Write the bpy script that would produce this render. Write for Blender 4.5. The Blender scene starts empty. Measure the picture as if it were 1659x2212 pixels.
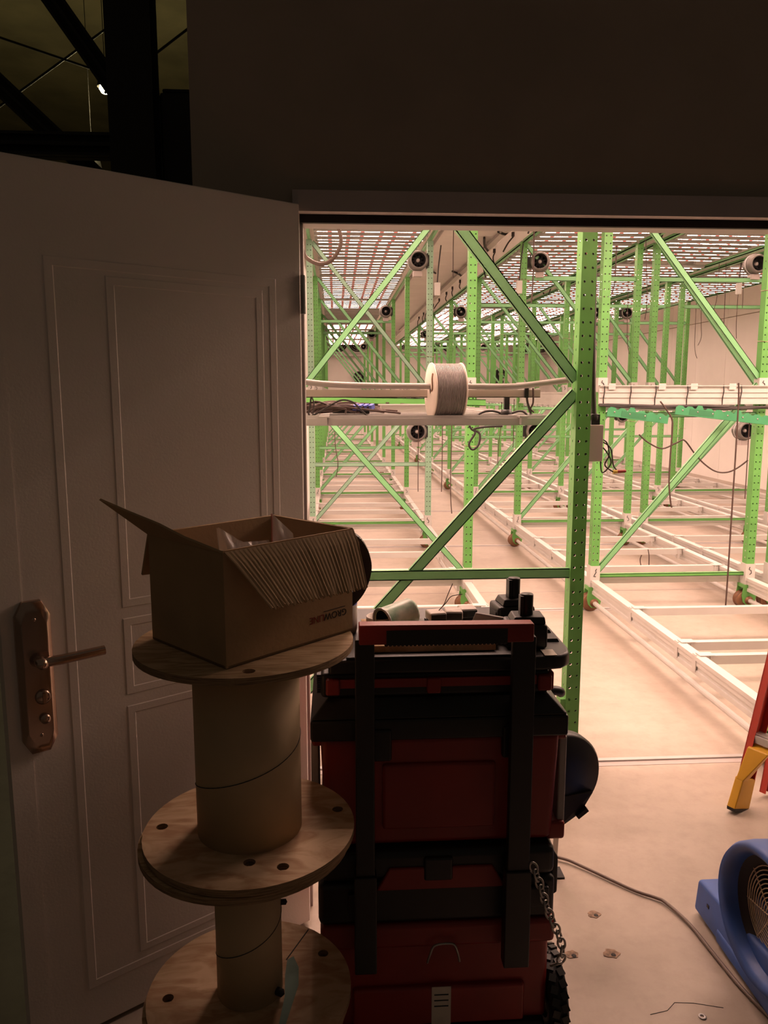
import bpy, bmesh, math, random
from math import sin, cos, pi, radians
from mathutils import Vector, Matrix
random.seed(11)
scn = bpy.context.scene
COL = scn.collection
V = Vector

# ------------------------------------------------------------------ camera, world, exposure
cam_d = bpy.data.cameras.new('camera')
cam_d.sensor_fit = 'HORIZONTAL'; cam_d.sensor_width = 36.0; cam_d.lens = 36.0 * 1687.0 / 1659.0
cam_d.clip_start = 0.02; cam_d.clip_end = 200
cam = bpy.data.objects.new('camera', cam_d); COL.objects.link(cam)
cam.location = (0, 0, 1.592)
cam.rotation_euler = (radians(90 - 8.7), radians(0.0), radians(-3.575))
scn.camera = cam

world = bpy.data.worlds.new('world'); scn.world = world; world.use_nodes = True
WORLD_COL = (1.0, 0.78, 0.58, 1); WORLD_STR = 0.036
world.node_tree.nodes['Background'].inputs[0].default_value = WORLD_COL
world.node_tree.nodes['Background'].inputs[1].default_value = WORLD_STR
LED_STR = 41.0; LED_FRONT = 300.0; LED_COL = (1.0, 0.635, 0.505)
RED_STR = 2.3
scn.view_settings.view_transform = 'Standard'; scn.view_settings.look = 'None'
scn.view_settings.exposure = 0.0; scn.view_settings.gamma = 1.0
scn.view_settings.use_curve_mapping = False

# ------------------------------------------------------------------ materials
def mat(name, col, rough=.5, metal=0.0, noise=0.0, scale=8.0, bump=0.0, bscale=60.0, dark=None, spec=None,
        stretch=None, alpha=None, trans=None):
    m = bpy.data.materials.new(name); m.use_nodes = True
    nt = m.node_tree; b = nt.nodes['Principled BSDF']
    b.inputs['Base Color'].default_value = (*col, 1)
    b.inputs['Roughness'].default_value = rough; b.inputs['Metallic'].default_value = metal
    if spec is not None: b.inputs['Specular IOR Level'].default_value = spec
    if trans: b.inputs['Transmission Weight'].default_value = trans
    if alpha is not None: b.inputs['Alpha'].default_value = alpha
    tc = nt.nodes.new('ShaderNodeTexCoord'); src = tc.outputs['Object']
    if stretch:
        mp = nt.nodes.new('ShaderNodeMapping'); mp.inputs['Scale'].default_value = stretch
        nt.links.new(src, mp.inputs[0]); src = mp.outputs[0]
    if noise:
        n = nt.nodes.new('ShaderNodeTexNoise'); n.inputs['Scale'].default_value = scale; n.inputs['Detail'].default_value = 6
        r = nt.nodes.new('ShaderNodeValToRGB'); d = dark or tuple(c * (1 - noise) for c in col)
        r.color_ramp.elements[0].position = .35; r.color_ramp.elements[1].position = .62
        r.color_ramp.elements[0].color = (*d, 1); r.color_ramp.elements[1].color = (*col, 1)
        nt.links.new(src, n.inputs['Vector']); nt.links.new(n.outputs['Fac'], r.inputs['Fac'])
        nt.links.new(r.outputs['Color'], b.inputs['Base Color'])
    if bump:
        n2 = nt.nodes.new('ShaderNodeTexNoise'); n2.inputs['Scale'].default_value = bscale; n2.inputs['Detail'].default_value = 4
        bp = nt.nodes.new('ShaderNodeBump'); bp.inputs['Strength'].default_value = bump; bp.inputs['Distance'].default_value = .004
        nt.links.new(src, n2.inputs['Vector']); nt.links.new(n2.outputs['Fac'], bp.inputs['Height'])
        nt.links.new(bp.outputs['Normal'], b.inputs['Normal'])
    return m

def emit(name, col, s):
    m = bpy.data.materials.new(name); m.use_nodes = True; nt = m.node_tree
    nt.nodes.remove(nt.nodes['Principled BSDF'])
    e = nt.nodes.new('ShaderNodeEmission'); e.inputs[0].default_value = (*col, 1); e.inputs[1].default_value = s
    nt.links.new(e.outputs[0], nt.nodes['Material Output'].inputs[0])
    return m

def concrete():
    m = mat('concrete_floor', (.60, .53, .46), .42, spec=.35)
    nt = m.node_tree; b = nt.nodes['Principled BSDF']; tc = nt.nodes['Texture Coordinate']
    def N(t, **k):
        n = nt.nodes.new(t)
        for a, v in k.items(): n.inputs[a].default_value = v
        return n
    big = N('ShaderNodeTexNoise', Scale=.9, Detail=7, Roughness=.6); fine = N('ShaderNodeTexNoise', Scale=14, Detail=8, Roughness=.7)
    mp = nt.nodes.new('ShaderNodeMapping'); mp.inputs['Scale'].default_value = (2.0, 9.0, 1); mp.inputs['Rotation'].default_value = (0, 0, .5)
    scuff = N('ShaderNodeTexNoise', Scale=2.2, Detail=6, Roughness=.75)
    for n in (big, fine): nt.links.new(tc.outputs['Object'], n.inputs['Vector'])
    nt.links.new(tc.outputs['Object'], mp.inputs[0]); nt.links.new(mp.outputs[0], scuff.inputs['Vector'])
    r1 = nt.nodes.new('ShaderNodeValToRGB'); e = r1.color_ramp.elements
    e[0].position = .3; e[0].color = (.31, .255, .205, 1); e[1].position = .7; e[1].color = (.48, .41, .345, 1)
    nt.links.new(big.outputs['Fac'], r1.inputs['Fac'])
    r2 = nt.nodes.new('ShaderNodeValToRGB'); e = r2.color_ramp.elements
    e[0].position = .66; e[0].color = (0, 0, 0, 1); e[1].position = .74; e[1].color = (1, 1, 1, 1)
    nt.links.new(scuff.outputs['Fac'], r2.inputs['Fac'])
    mx = nt.nodes.new('ShaderNodeMixRGB'); mx.blend_type = 'MIX'; mx.inputs[2].default_value = (.60, .53, .45, 1)
    ml = nt.nodes.new('ShaderNodeMath'); ml.operation = 'MULTIPLY'; ml.inputs[1].default_value = .75
    nt.links.new(r2.outputs['Color'], ml.inputs[0]); nt.links.new(ml.outputs[0], mx.inputs[0]); nt.links.new(r1.outputs['Color'], mx.inputs[1])
    r3 = nt.nodes.new('ShaderNodeValToRGB'); e = r3.color_ramp.elements
    e[0].position = .25; e[0].color = (.80, .78, .76, 1); e[1].position = .55; e[1].color = (1, 1, 1, 1)
    nt.links.new(fine.outputs['Fac'], r3.inputs['Fac'])
    mu = nt.nodes.new('ShaderNodeMixRGB'); mu.blend_type = 'MULTIPLY'; mu.inputs[0].default_value = .7
    nt.links.new(mx.outputs[0], mu.inputs[1]); nt.links.new(r3.outputs['Color'], mu.inputs[2])
    nt.links.new(mu.outputs[0], b.inputs['Base Color'])
    bp = nt.nodes.new('ShaderNodeBump'); bp.inputs['Strength'].default_value = .12; bp.inputs['Distance'].default_value = .004
    nt.links.new(fine.outputs['Fac'], bp.inputs['Height']); nt.links.new(bp.outputs['Normal'], b.inputs['Normal'])
    return m

def wood(name, c1, c2, scale, rot, stretch):
    m = mat(name, c1, .75); nt = m.node_tree; b = nt.nodes['Principled BSDF']; tc = nt.nodes['Texture Coordinate']
    mp = nt.nodes.new('ShaderNodeMapping'); mp.inputs['Scale'].default_value = stretch; mp.inputs['Rotation'].default_value = (0, 0, rot)
    n = nt.nodes.new('ShaderNodeTexNoise'); n.inputs['Scale'].default_value = scale; n.inputs['Detail'].default_value = 8; n.inputs['Distortion'].default_value = 1.2
    r = nt.nodes.new('ShaderNodeValToRGB'); e = r.color_ramp.elements
    e[0].position = .38; e[0].color = (*c2, 1); e[1].position = .58; e[1].color = (*c1, 1)
    nt.links.new(tc.outputs['Object'], mp.inputs[0]); nt.links.new(mp.outputs[0], n.inputs['Vector'])
    nt.links.new(n.outputs['Fac'], r.inputs['Fac']); nt.links.new(r.outputs['Color'], b.inputs['Base Color'])
    bp = nt.nodes.new('ShaderNodeBump'); bp.inputs['Strength'].default_value = .35; bp.inputs['Distance'].default_value = .002
    nt.links.new(n.outputs['Fac'], bp.inputs['Height']); nt.links.new(bp.outputs['Normal'], b.inputs['Normal'])
    return m

M = dict(
    floor=concrete(),
    mint=mat('pale_mint_green', (.27, .46, .32), .45, noise=.1, scale=4),
    teal=mat('deep_green_paint', (.055, .30, .13), .42, noise=.12, scale=6),
    green=mat('green_paint', (0.125, 0.383, 0.086), .42, noise=.18, scale=5),
    green2=mat('light_green_paint', (.185, .46, .20), .4, noise=.1, scale=4),
    white=mat('white_powder_coat', (0.554, 0.535, 0.508), .38, noise=.06, scale=6),
    alu=mat('satin_aluminium', (0.488, 0.475, 0.462), .35, .25, noise=.08, scale=5),
    panel=mat('white_wall_panel', (.92, .88, .84), .45, noise=.06, scale=1.5),
    ceil=mat('ceiling_panel', (.88, .82, .75), .6, noise=.08, scale=1.2),
    outer=mat('dusky_wall_paint', (.40, .33, .26), .7, noise=.15, scale=2.5, bump=.1),
    frame=mat('frame_paint', (0.480, 0.424, 0.400), .45, noise=.08, scale=6),
    door=mat('door_paint', (.82, .74, .67), .42, noise=.07, scale=3, bump=.08, bscale=160),
    rubber=mat('black_rubber', (.015, .013, .013), .7),
    black=mat('black_plastic', (0.013, 0.012, 0.011), .42, noise=.25, scale=20),
    red=mat('red_plastic', (.28, .022, .016), .42, noise=.15, scale=9),
    redbright=mat('red_fibreglass', (0.465, 0.041, 0.022), .4, noise=.1, scale=10),
    yellow=mat('yellow_plastic', (0.585, 0.315, 0.011), .42, noise=.08, scale=12),
    blue=mat('blue_plastic', (.030, .105, .40), .48, noise=.2, scale=9, dark=(.035, .085, .27)),
    bluelight=mat('blue_plug', (.08, .10, .45), .4),
    steel=mat('galvanised_steel', (.42, .40, .37), .42, .85, noise=.2, scale=14),
    chrome=mat('bronze_chrome', (.50, .36, .28), .22, .95, noise=.1, scale=10),
    rust=mat('rusty_wheel', (0.238, 0.119, 0.063), .5, .4, noise=.3, scale=20),
    card=mat('cardboard', (.50, .33, .18), .85, noise=.15, scale=7, bump=.15, bscale=90),
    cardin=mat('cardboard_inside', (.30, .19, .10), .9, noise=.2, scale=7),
    tube=mat('cardboard_tube', (.56, .43, .26), .75, noise=.12, scale=6),
    ply=wood('plywood', (.60, .42, .24), (.40, .25, .12), 5.0, .9, (2.2, 14, 2)),
    ply2=wood('pine_plywood', (.62, .44, .27), (.42, .25, .13), 3.2, .2, (3.0, 7, 2)),
    plyedge=wood('plywood_edge', (.36, .23, .12), (.17, .10, .05), 8.0, 0, (2, 2, 60)),
    stain=mat('green_stain', (.20, .30, .25), .8, noise=.3, scale=18),
    cable=mat('black_cable', (.028, .022, .020), .5),
    cableb=mat('brown_grey_cable', (0.150, 0.110, 0.090), .5),
    wire=mat('dark_wire', (0.063, 0.035, 0.028), .55),
    tie=mat('tan_cable_tie', (0.560, 0.490, 0.336), .5),
    paper=mat('paper_label', (.62, .57, .48), .8, noise=.1, scale=30),
    ink=mat('black_ink', (.02, .02, .02), .8),
    inkred=mat('red_ink', (.28, .03, .02), .8),
    galv=mat('light_cable', (0.247, 0.217, 0.210), .4, .3, noise=.15, scale=30),
    reelw=mat('white_reel_plastic', (0.680, 0.595, 0.527), .5),
    grille=mat('tan_wire_grille', (.42, .33, .22), .5, .3),
    darkmetal=mat('dark_structural_steel', (.012, .010, .008), .7),
    deck=mat('roof_deck', (.20, .17, .09), .8, noise=.35, scale=1.5),
    deckg=mat('greenish_wall', (.30, .33, .15), .8, noise=.25, scale=1.2),
    silver=mat('silver_housing', (0.168, 0.154, 0.140), .35, .5),
    hub=mat('pale_hub', (0.400, 0.360, 0.336), .4),
    clear=mat('clear_bag', (.90, .84, .80), .16, alpha=.5, spec=.9),
    bagred=mat('bag_seal_red', (.55, .16, .13), .4, alpha=.6),
    glass=mat('phone_glass', (.05, .07, .07), .08, noise=.8, scale=22, dark=(.14, .17, .15)),
    canw=mat('can_wrapper', (.66, .68, .56), .35, noise=.45, scale=24, dark=(.22, .42, .26)),
    clay=mat('floor_patch', (.33, .22, .15), .8, noise=.6, scale=60),
    led=emit('led_white', LED_COL, LED_STR), ledfront=emit('led_white_boosted', LED_COL, LED_FRONT),
    ledred=emit('led_red', (1.0, .10, .085), RED_STR),
    lampglow=emit('lamp_glow', (1.0, .86, .45), 30.0),
    grey=mat('grey_box', (.40, .35, .33), .5),
    orange=mat('amber_plug', (.55, .38, .06), .4),
    dim=mat('unlit_diode', (.62, .52, .45), .4),
)

# ------------------------------------------------------------------ mesh builder
class MB:
    def __init__(s): s.v = []; s.f = []; s.m = []; s.sm = []
    def add(s, vs, fs, m=0, sm=False):
        o = len(s.v); s.v += [tuple(x) for x in vs]
        for f in fs: s.f.append(tuple(i + o for i in f)); s.m.append(m); s.sm.append(sm)
    def box(s, x0, x1, y0, y1, z0, z1, m=0):
        s.add([(x0, y0, z0), (x1, y0, z0), (x1, y1, z0), (x0, y1, z0), (x0, y0, z1), (x1, y0, z1), (x1, y1, z1), (x0, y1, z1)],
              [(0, 3, 2, 1), (4, 5, 6, 7), (0, 1, 5, 4), (1, 2, 6, 5), (2, 3, 7, 6), (3, 0, 4, 7)], m)
    def hexa(s, b, t, m=0):
        s.add(list(b) + list(t), [(0, 3, 2, 1), (4, 5, 6, 7), (0, 1, 5, 4), (1, 2, 6, 5), (2, 3, 7, 6), (3, 0, 4, 7)], m)
    def bar(s, a, b, w, h, up=(0, 0, 1), m=0):
        a = V(a); b = V(b); d = (b - a).normalized(); u = V(up)
        sd = d.cross(u)
        if sd.length < 1e-5: sd = d.cross(V((0, 1, 0)))
        sd.normalize(); u = sd.cross(d); sd *= w / 2; u = u * h / 2
        s.hexa([a - sd - u, a + sd - u, b + sd - u, b - sd - u], [a - sd + u, a + sd + u, b + sd + u, b - sd + u], m)
    def channel(s, a, b, w, dep, back, m=0):
        """open channel: web of width w facing -back, flanges of depth dep running towards back"""
        a = V(a); b = V(b); d = (b - a).normalized(); k = V(back).normalized(); sd = d.cross(k).normalized(); t = .004
        def pl(o1, o2, wv, tv):
            s.hexa([a + o1, a + o2, b + o2, b + o1], [a + o1 + tv, a + o2 + tv, b + o2 + tv, b + o1 + tv], m)
        pl(-sd * w / 2, sd * w / 2, None, k * t)
        pl(-sd * w / 2, -sd * (w / 2 - t), None, k * dep)
        pl(sd * (w / 2 - t), sd * w / 2, None, k * dep)
    def tube(s, pts, r, n=8, closed=False, m=0, sm=True):
        P = [V(p) for p in pts]; k = len(P); rings = []; prev = None
        for i in range(k):
            if closed: d = P[(i + 1) % k] - P[i - 1]
            else: d = P[min(i + 1, k - 1)] - P[max(i - 1, 0)]
            d.normalize()
            if prev is None:
                u = d.cross(V((0, 0, 1)))
                if u.length < .05: u = d.cross(V((0, 1, 0)))
            else: u = prev - d * prev.dot(d)
            u.normalize(); prev = u; w = d.cross(u)
            rr = r[i] if isinstance(r, (list, tuple)) else r
            rings.append([P[i] + (u * cos(2 * pi * j / n) + w * sin(2 * pi * j / n)) * rr for j in range(n)])
        vs = [x for q in rings for x in q]; fs = []
        for i in range(k if closed else k - 1):
            a = i * n; b = ((i + 1) % k) * n
            for j in range(n): fs.append((a + j, a + (j + 1) % n, b + (j + 1) % n, b + j))
        s.add(vs, fs, m, sm)
        if not closed: s.add(rings[0], [tuple(range(n - 1, -1, -1))], m); s.add(rings[-1], [tuple(range(n))], m)
    def lathe(s, c, ax, prof, n=24, m=0, sm=True, caps=False):
        """prof: list of (radius, offset along the axis)"""
        c = V(c); ax = V(ax).normalized(); u = ax.cross(V((0, 0, 1)))
        if u.length < .05: u = ax.cross(V((0, 1, 0)))
        u.normalize(); w = ax.cross(u); vs = []
        for r, o in prof:
            for j in range(n): vs.append(c + ax * o + (u * cos(2 * pi * j / n) + w * sin(2 * pi * j / n)) * r)
        fs = []
        for i in range(len(prof) - 1):
            for j in range(n): fs.append((i * n + j, i * n + (j + 1) % n, (i + 1) * n + (j + 1) % n, (i + 1) * n + j))
        if caps: fs.append(tuple(range(n - 1, -1, -1))); k = (len(prof) - 1) * n; fs.append(tuple(range(k, k + n)))
        s.add(vs, fs, m, sm)
    def cyl(s, a, b, r, n=16, m=0, r2=None):
        a = V(a); b = V(b); L = (b - a).length
        s.lathe(a, b - a, [(0.0005, 0), (r, 0), (r if r2 is None else r2, L), (0.0005, L)], n, m, False)
    def prism(s, poly, o, ux, uy, th, m=0):
        """extrude a 2-D outline lying in (ux, uy) through th along ux x uy"""
        o = V(o); ux = V(ux); uy = V(uy); nn = ux.cross(uy).normalized() * th; n = len(poly)
        a = [o + ux * p[0] + uy * p[1] for p in poly]; b = [p + nn for p in a]
        s.add(a + b, [tuple(range(n - 1, -1, -1)), tuple(range(n, 2 * n))] + [(i, (i + 1) % n, n + (i + 1) % n, n + i) for i in range(n)], m)
    def mesh(s, name, mats, fix=True):
        me = bpy.data.meshes.new(name); me.from_pydata(s.v, [], s.f)
        for m in (mats if isinstance(mats, (list, tuple)) else [mats]): me.materials.append(m)
        me.polygons.foreach_set('material_index', s.m); me.polygons.foreach_set('use_smooth', s.sm); me.update()
        if fix:
            bm = bmesh.new(); bm.from_mesh(me); bmesh.ops.recalc_face_normals(bm, faces=bm.faces); bm.to_mesh(me); bm.free()
        return me
    def build(s, name, mats, parent=None, org=(0, 0, 0), bevel=0, seg=2, fix=True):
        if any(org): s.v = [(x - org[0], y - org[1], z - org[2]) for x, y, z in s.v]
        return inst(name, s.mesh(name, mats, fix), parent, bevel=bevel, seg=seg)

def inst(name, me, parent=None, loc=(0, 0, 0), bevel=0, seg=2, rot=None):
    o = bpy.data.objects.new(name, me); COL.objects.link(o); o.location = loc
    if rot: o.rotation_euler = rot
    if parent is not None: o.parent = parent
    if bevel:
        b = o.modifiers.new('bevel', 'BEVEL'); b.width = bevel; b.segments = seg; b.limit_method = 'ANGLE'; b.angle_limit = radians(40)
        o.data.polygons.foreach_set('use_smooth', [True] * len(o.data.polygons))
        w = o.modifiers.new('wn', 'WEIGHTED_NORMAL'); w.keep_sharp = True
    return o

def tag(o, label=None, cat=None, group=None, kind=None):
    if label: o['label'] = label
    if cat: o['category'] = cat
    if group: o['group'] = group
    if kind: o['kind'] = kind
    return o

def thing(name, label, cat, loc=(0, 0, 0), group=None, rot=None):
    o = bpy.data.objects.new(name, None); COL.objects.link(o); o.location = loc; o.empty_display_size = .1
    if rot: o.rotation_euler = rot
    return tag(o, label, cat, group)

def struct(name, mb, mats, **k):
    o = mb.build(name, mats, **k); o['kind'] = 'structure'; return o

def spline(pts, sub=6):
    P = [V(p) for p in pts]; out = []
    for i in range(len(P) - 1):
        p0 = P[max(i - 1, 0)]; p1 = P[i]; p2 = P[i + 1]; p3 = P[min(i + 2, len(P) - 1)]
        for j in range(sub):
            t = j / sub; t2 = t * t; t3 = t2 * t
            out.append(.5 * ((2 * p1) + (p2 - p0) * t + (2 * p0 - 5 * p1 + 4 * p2 - p3) * t2 + (-p0 + 3 * p1 - 3 * p2 + p3) * t3))
    out.append(P[-1]); return out

ORD = ['first', 'second', 'third', 'fourth', 'fifth', 'sixth', 'seventh', 'eighth', 'ninth', 'tenth', 'eleventh', 'twelfth',
       'thirteenth', 'fourteenth', 'fifteenth', 'sixteenth', 'seventeenth', 'eighteenth', 'nineteenth', 'twentieth']

# ------------------------------------------------------------------ setting: floor, walls, ceiling, doorway
YW = 2.20; YI = 2.30; XL = -.37; XR = 7.10; YB = 26.3; ZC = 3.60
b = MB(); b.box(-14, 9, -7, 30, -.2, 0); struct('floor', b, M['floor'])
OX0, OX1, OZ = -.095, 1.95, 2.105
b = MB(); b.box(XL, OX0, YW, YI, 0, ZC + .1); b.box(OX0, OX1, YW, YI, OZ, ZC + .1); b.box(OX1, XR + .1, YW, YI, 0, ZC + .1)
wf = struct('wall_front', b, M['outer'])
b = MB(); b.box(XL + .07, OX0 - .001, YI, YI + .008, 0, ZC); b.box(OX0, OX1, YI, YI + .008, OZ, ZC); b.box(OX1, XR, YI, YI + .008, 0, ZC)
b.build('inner_lining', M['panel'], wf)
b = MB(); b.box(XL, XL + .03, YI, YB, 0, ZC + .1); wl = struct('wall_left', b, M['outer'])
y = YI + .01; i = 0
pan = MB(); pan.box(0, .012, 0, 1.165, 0, ZC); pan_me = pan.mesh('wall_panel', M['panel'])
while y < YB - .3: inst('wall_panel', pan_me, wl, (XL + .03, y, 0)); y += 1.17
b = MB(); b.box(XR + .012, XR + .1, YI, YB, 0, ZC + .1); wr = struct('wall_right', b, M['outer'])
pan2 = MB(); pan2.box(0, .012, 0, 1.163, 0, 2.92); pan2_me = pan2.mesh('wall_panel', M['panel'])
pan3 = MB(); pan3.box(0, .012, 0, 1.163, 2.935, ZC); pan3_me = pan3.mesh('wall_panel_upper', M['panel'])
y = YI + .05
while y < YB - .3:
    inst('wall_panel', pan2_me, wr, (XR, y, 0)); inst('upper_wall_panel', pan3_me, wr, (XR, y, 0)); y += 1.17
b = MB(); b.box(XL, XR + .1, YB + .012, YB + .1, 0, ZC + .1); wb = struct('wall_back', b, M['outer'])
pan4 = MB(); pan4.box(0, 1.163, 0, .012, 0, ZC); pan4_me = pan4.mesh('wall_panel', M['panel'])
x = XL + .08
while x < XR - .2: inst('wall_panel', pan4_me, wb, (x, YB, 0)); x += 1.17
b = MB(); b.box(XL, XR + .1, YI - .1, YB + .1, ZC + .02, ZC + .1); ce = struct('ceiling', b, M['outer'])
pan5 = MB(); pan5.box(0, XR - XL - .08, 0, 1.165, 0, .02); pan5_me = pan5.mesh('ceiling_panel', M['ceil'])
y = YI
while y < YB: inst('ceiling_panel', pan5_me, ce, (XL + .07, y, ZC)); y += 1.17

# door casing: head and left jamb with a rubber rebate
b = MB()
b.box(OX0 - .012, OX1 + .05, YW - .022, YW + .012, 2.068, 2.122)          # casing of the head
b.box(OX0, OX1, YW + .012, YI, 2.072, OZ)                                   # head lining
b.box(OX0 + .004, OX1, YW + .045, YI + .012, 2.050, 2.072)                  # door stop
hd = struct('trim_1', b, M['frame'])
b = MB(); b.box(OX0 + .006, OX1, YW + .030, YW + .0455, 2.0495, 2.0715); b.build('gasket', M['rubber'], hd)
b = MB(); b.box(OX0 - .012, OX0 + .004, YW - .012, YI + .012, 0, 2.075); b.box(OX0 + .004, OX0 + .012, YW + .045, YI + .012, 0, 2.052)
struct('trim_2', b, M['frame'])
b = MB(); b.box(OX1, OX1 + .05, YW - .02, YI + .012, 0, 2.1); struct('trim_3', b, M['frame'])

# tracks let into the floor, under each rack frame, and saw-cut joints
BAY = 2.44; Y0 = 3.06
def FY(k): return Y0 + BAY * k
for k in range(10):
    b = MB(); yy = FY(k) + (.085 if k == 0 else .03)
    b.box(XL + .08, XR, yy - .012, yy + .012, 0, .008)
    t = struct('trim_%d' % (4 + k), b, M['alu'])
    g = MB(); g.box(XL + .08, XR, yy - .050, yy - .014, 0, .0015); g.box(XL + .08, XR, yy + .012, yy + .022, 0, .002); g.build('track_grout', M['grey'], t)
for j, yy in enumerate((6.05, 8.9, 14.8)):
    b = MB(); b.box(XL + .08, XR, yy, yy + .012, 0, .0012); struct('trim_%d' % (20 + j), b, M['grey'])

# ------------------------------------------------------------------ door leaf standing open towards the camera
HG = V((-.0885, 2.16, 0)); DU = V((-.81972, -.57277, 0)); DN = V((.57277, -.81972, 0))
dr = bpy.data.objects.new('door_1', None); COL.objects.link(dr); dr['kind'] = 'structure'; dr.location = HG
def DL(u, v, z): return DU * u + DN * v + V((0, 0, z))
def dbox(mb, u0, u1, v0, v1, z0, z1, m=0):
    mb.hexa([DL(u0, v0, z0), DL(u1, v0, z0), DL(u1, v1, z0), DL(u0, v1, z0)], [DL(u0, v0, z1), DL(u1, v0, z1), DL(u1, v1, z1), DL(u0, v1, z1)], m)
b = MB(); dbox(b, 0, .791, -.048, 0, .012, 2.082); b.build('leaf', M['door'], dr, bevel=.003)
b = MB(); dbox(b, .745, .7925, .0003, .002, .012, 2.082); b.build('edge_strip', M['door'], dr)
def ring(u0, u1, z0, z1, w, h=.0013):
    """pressed rectangular moulding: a raised bead with sloping sides"""
    mb = MB(); q = w * .10
    R4 = lambda o, y: [DL(u0 + o, y, z0 + o), DL(u1 - o, y, z0 + o), DL(u1 - o, y, z1 - o), DL(u0 + o, y, z1 - o)]
    vs = R4(0, .0002) + R4(q, h) + R4(w - q, h) + R4(w, .0002)
    mb.add(vs, [(4 * k + i, 4 * k + (i + 1) % 4, 4 * k + 4 + (i + 1) % 4, 4 * k + 4 + i) for k in range(3) for i in range(4)])
    return mb
ring(.076, .655, .12, 1.885, .022).build('moulding', M['door'], dr)
ring(.116, .522, 1.078, 1.853, .021).build('moulding', M['door'], dr)
ring(.116, .522, .858, 1.052, .021).build('moulding', M['door'], dr)
ring(.116, .522, .16, .83, .021).build('moulding', M['door'], dr)
# lock plate
esc = [(-.038, -.145), (-.020, -.178), (.020, -.178), (.038, -.145), (.038, .145), (.020, .178), (-.020, .178), (-.038, .145)]
b = MB(); o = [DL(.728 + p[0], .0005, .955 + p[1]) for p in esc]; t1 = [DL(.728 + p[0], .014, .955 + p[1]) for p in esc]
t2 = [DL(.728 + p[0] * .70, .024, .955 + p[1] * .86) for p in esc]
n = 8; b.add(o + t1 + t2, [tuple(range(n - 1, -1, -1)), tuple(range(2 * n, 3 * n))] + [(i, (i + 1) % n, n + (i + 1) % n, n + i) for i in range(n)] +
      [(n + i, n + (i + 1) % n, 2 * n + (i + 1) % n, 2 * n + i) for i in range(n)])
pl = b.build('lock_plate', M['chrome'], dr, bevel=.0015)
b = MB(); b.lathe(DL(.726, .024, 1.0), DN, [(.0005, 0), (.017, 0), (.013, .02), (.011, .045), (.0005, .047)], 16)
b.tube([DL(.726, .045, 1.0), DL(.715, .049, .999), DL(.68, .049, .998), DL(.585, .049, 1.0)], [.011, .0115, .0115, .011], 14)
b.build('lever', M['chrome'], pl)
b = MB(); b.lathe(DL(.720, .022, .912), DN, [(.0005, 0), (.017, 0), (.017, .006), (.012, .010), (.0005, .010)], 20); b.bar(DL(.720, .030, .900), DL(.720, .030, .924), .006, .014, DN); b.build('thumb_turn', M['chrome'], pl)
b = MB(); b.lathe(DL(.719, .022, .860), DN, [(.0005, 0), (.011, 0), (.011, .010), (.0005, .010)], 18); b.build('key_cylinder', M['chrome'], pl)
b = MB()
for z in (1.093, .822): b.lathe(DL(.728, .022, z), DN, [(.0005, 0), (.005, 0), (.004, .003), (.0005, .0035)], 12)
b.build('screw', M['chrome'], pl)
b = MB()
for z in (.25, 1.05, 1.85): b.cyl(DL(-.004, .006, z - .05), DL(-.004, .006, z + .05), .007, 10)
b.build('hinge', M['steel'], dr)

# ------------------------------------------------------------------ warehouse beyond the left end of the wall
b = MB(); b.box(-14, 9, 3.6, 18, 5.9, 6.0); struct('roof_deck', b, M['deck'])
b = MB(); b.box(-14, XL - .02, 18, 18.1, 0, 6); struct('wall_far', b, M['deckg'])
b = MB(); b.box(-14, -13.9, -7, 18, 0, 6); struct('wall_warehouse', b, M['deck'])
t = thing('steel_column', 'dark steel column rising above the top of the open door', 'column', (-1.163, 5.0, 0))
b = MB(); b.box(-.128, .128, -.10, -.085, 0, 5.9); b.box(-.128, .128, .085, .10, 0, 5.9); b.box(-.012, .012, -.085, .085, 0, 5.9); b.build('flanged_shaft', M['darkmetal'], t)
b = MB(); b.box(-.13, .13, -.16, .16, 0, .02); b.build('base_plate', M['darkmetal'], t)
t = thing('duct_unit', 'black boxy unit between the steel column and the wall corner', 'duct', (-.93, 5.0, 2.6))
b = MB(); b.box(-.085, .24, -.02, .30, .1, .74); b.build('casing', M['darkmetal'], t, bevel=.02)
b = MB(); b.box(-.07, .22, 0, .28, .74, .765); b.build('lid', M['darkmetal'], t, bevel=.01)
b = MB(); b.box(-.08, .2, .02, .26, -2.6, .1); b.build('stand', M['darkmetal'], t)
def beam(name, a, c, w, h, label, cat='beam'):
    b = MB(); a = V(a); c = V(c)
    b.bar(a, c, w, h * .16); d = (c - a).normalized(); sd = d.cross(V((0, 0, 1))).normalized(); u = sd.cross(d)
    b.bar(a + u * h * .42, c + u * h * .42, w, h * .12); b.bar(a - u * h * .42, c - u * h * .42, w, h * .12); b.bar(a, c, w * .25, h)
    return tag(b.build(name, M['darkmetal']), label, cat)
beam('roof_brace', (-2.35, 5.4, 4.9), (-1.15, 5.4, 3.18), .10, .125, 'upper dark diagonal brace running down to the steel column')
beam('roof_brace', (-2.9, 5.5, 4.27), (-1.15, 5.5, 2.62), .10, .125, 'lower dark diagonal brace crossing the horizontal tie')
beam('tie_beam', (-4.2, 5.2, 3.09), (-1.26, 5.2, 3.09), .12, .14, 'dark horizontal tie beam running left from the column')
beam('roof_brace', (-.95, 5.6, 4.4), (-.55, 5.6, 3.0), .09, .11, 'short dark diagonal brace right of the column')
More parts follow.
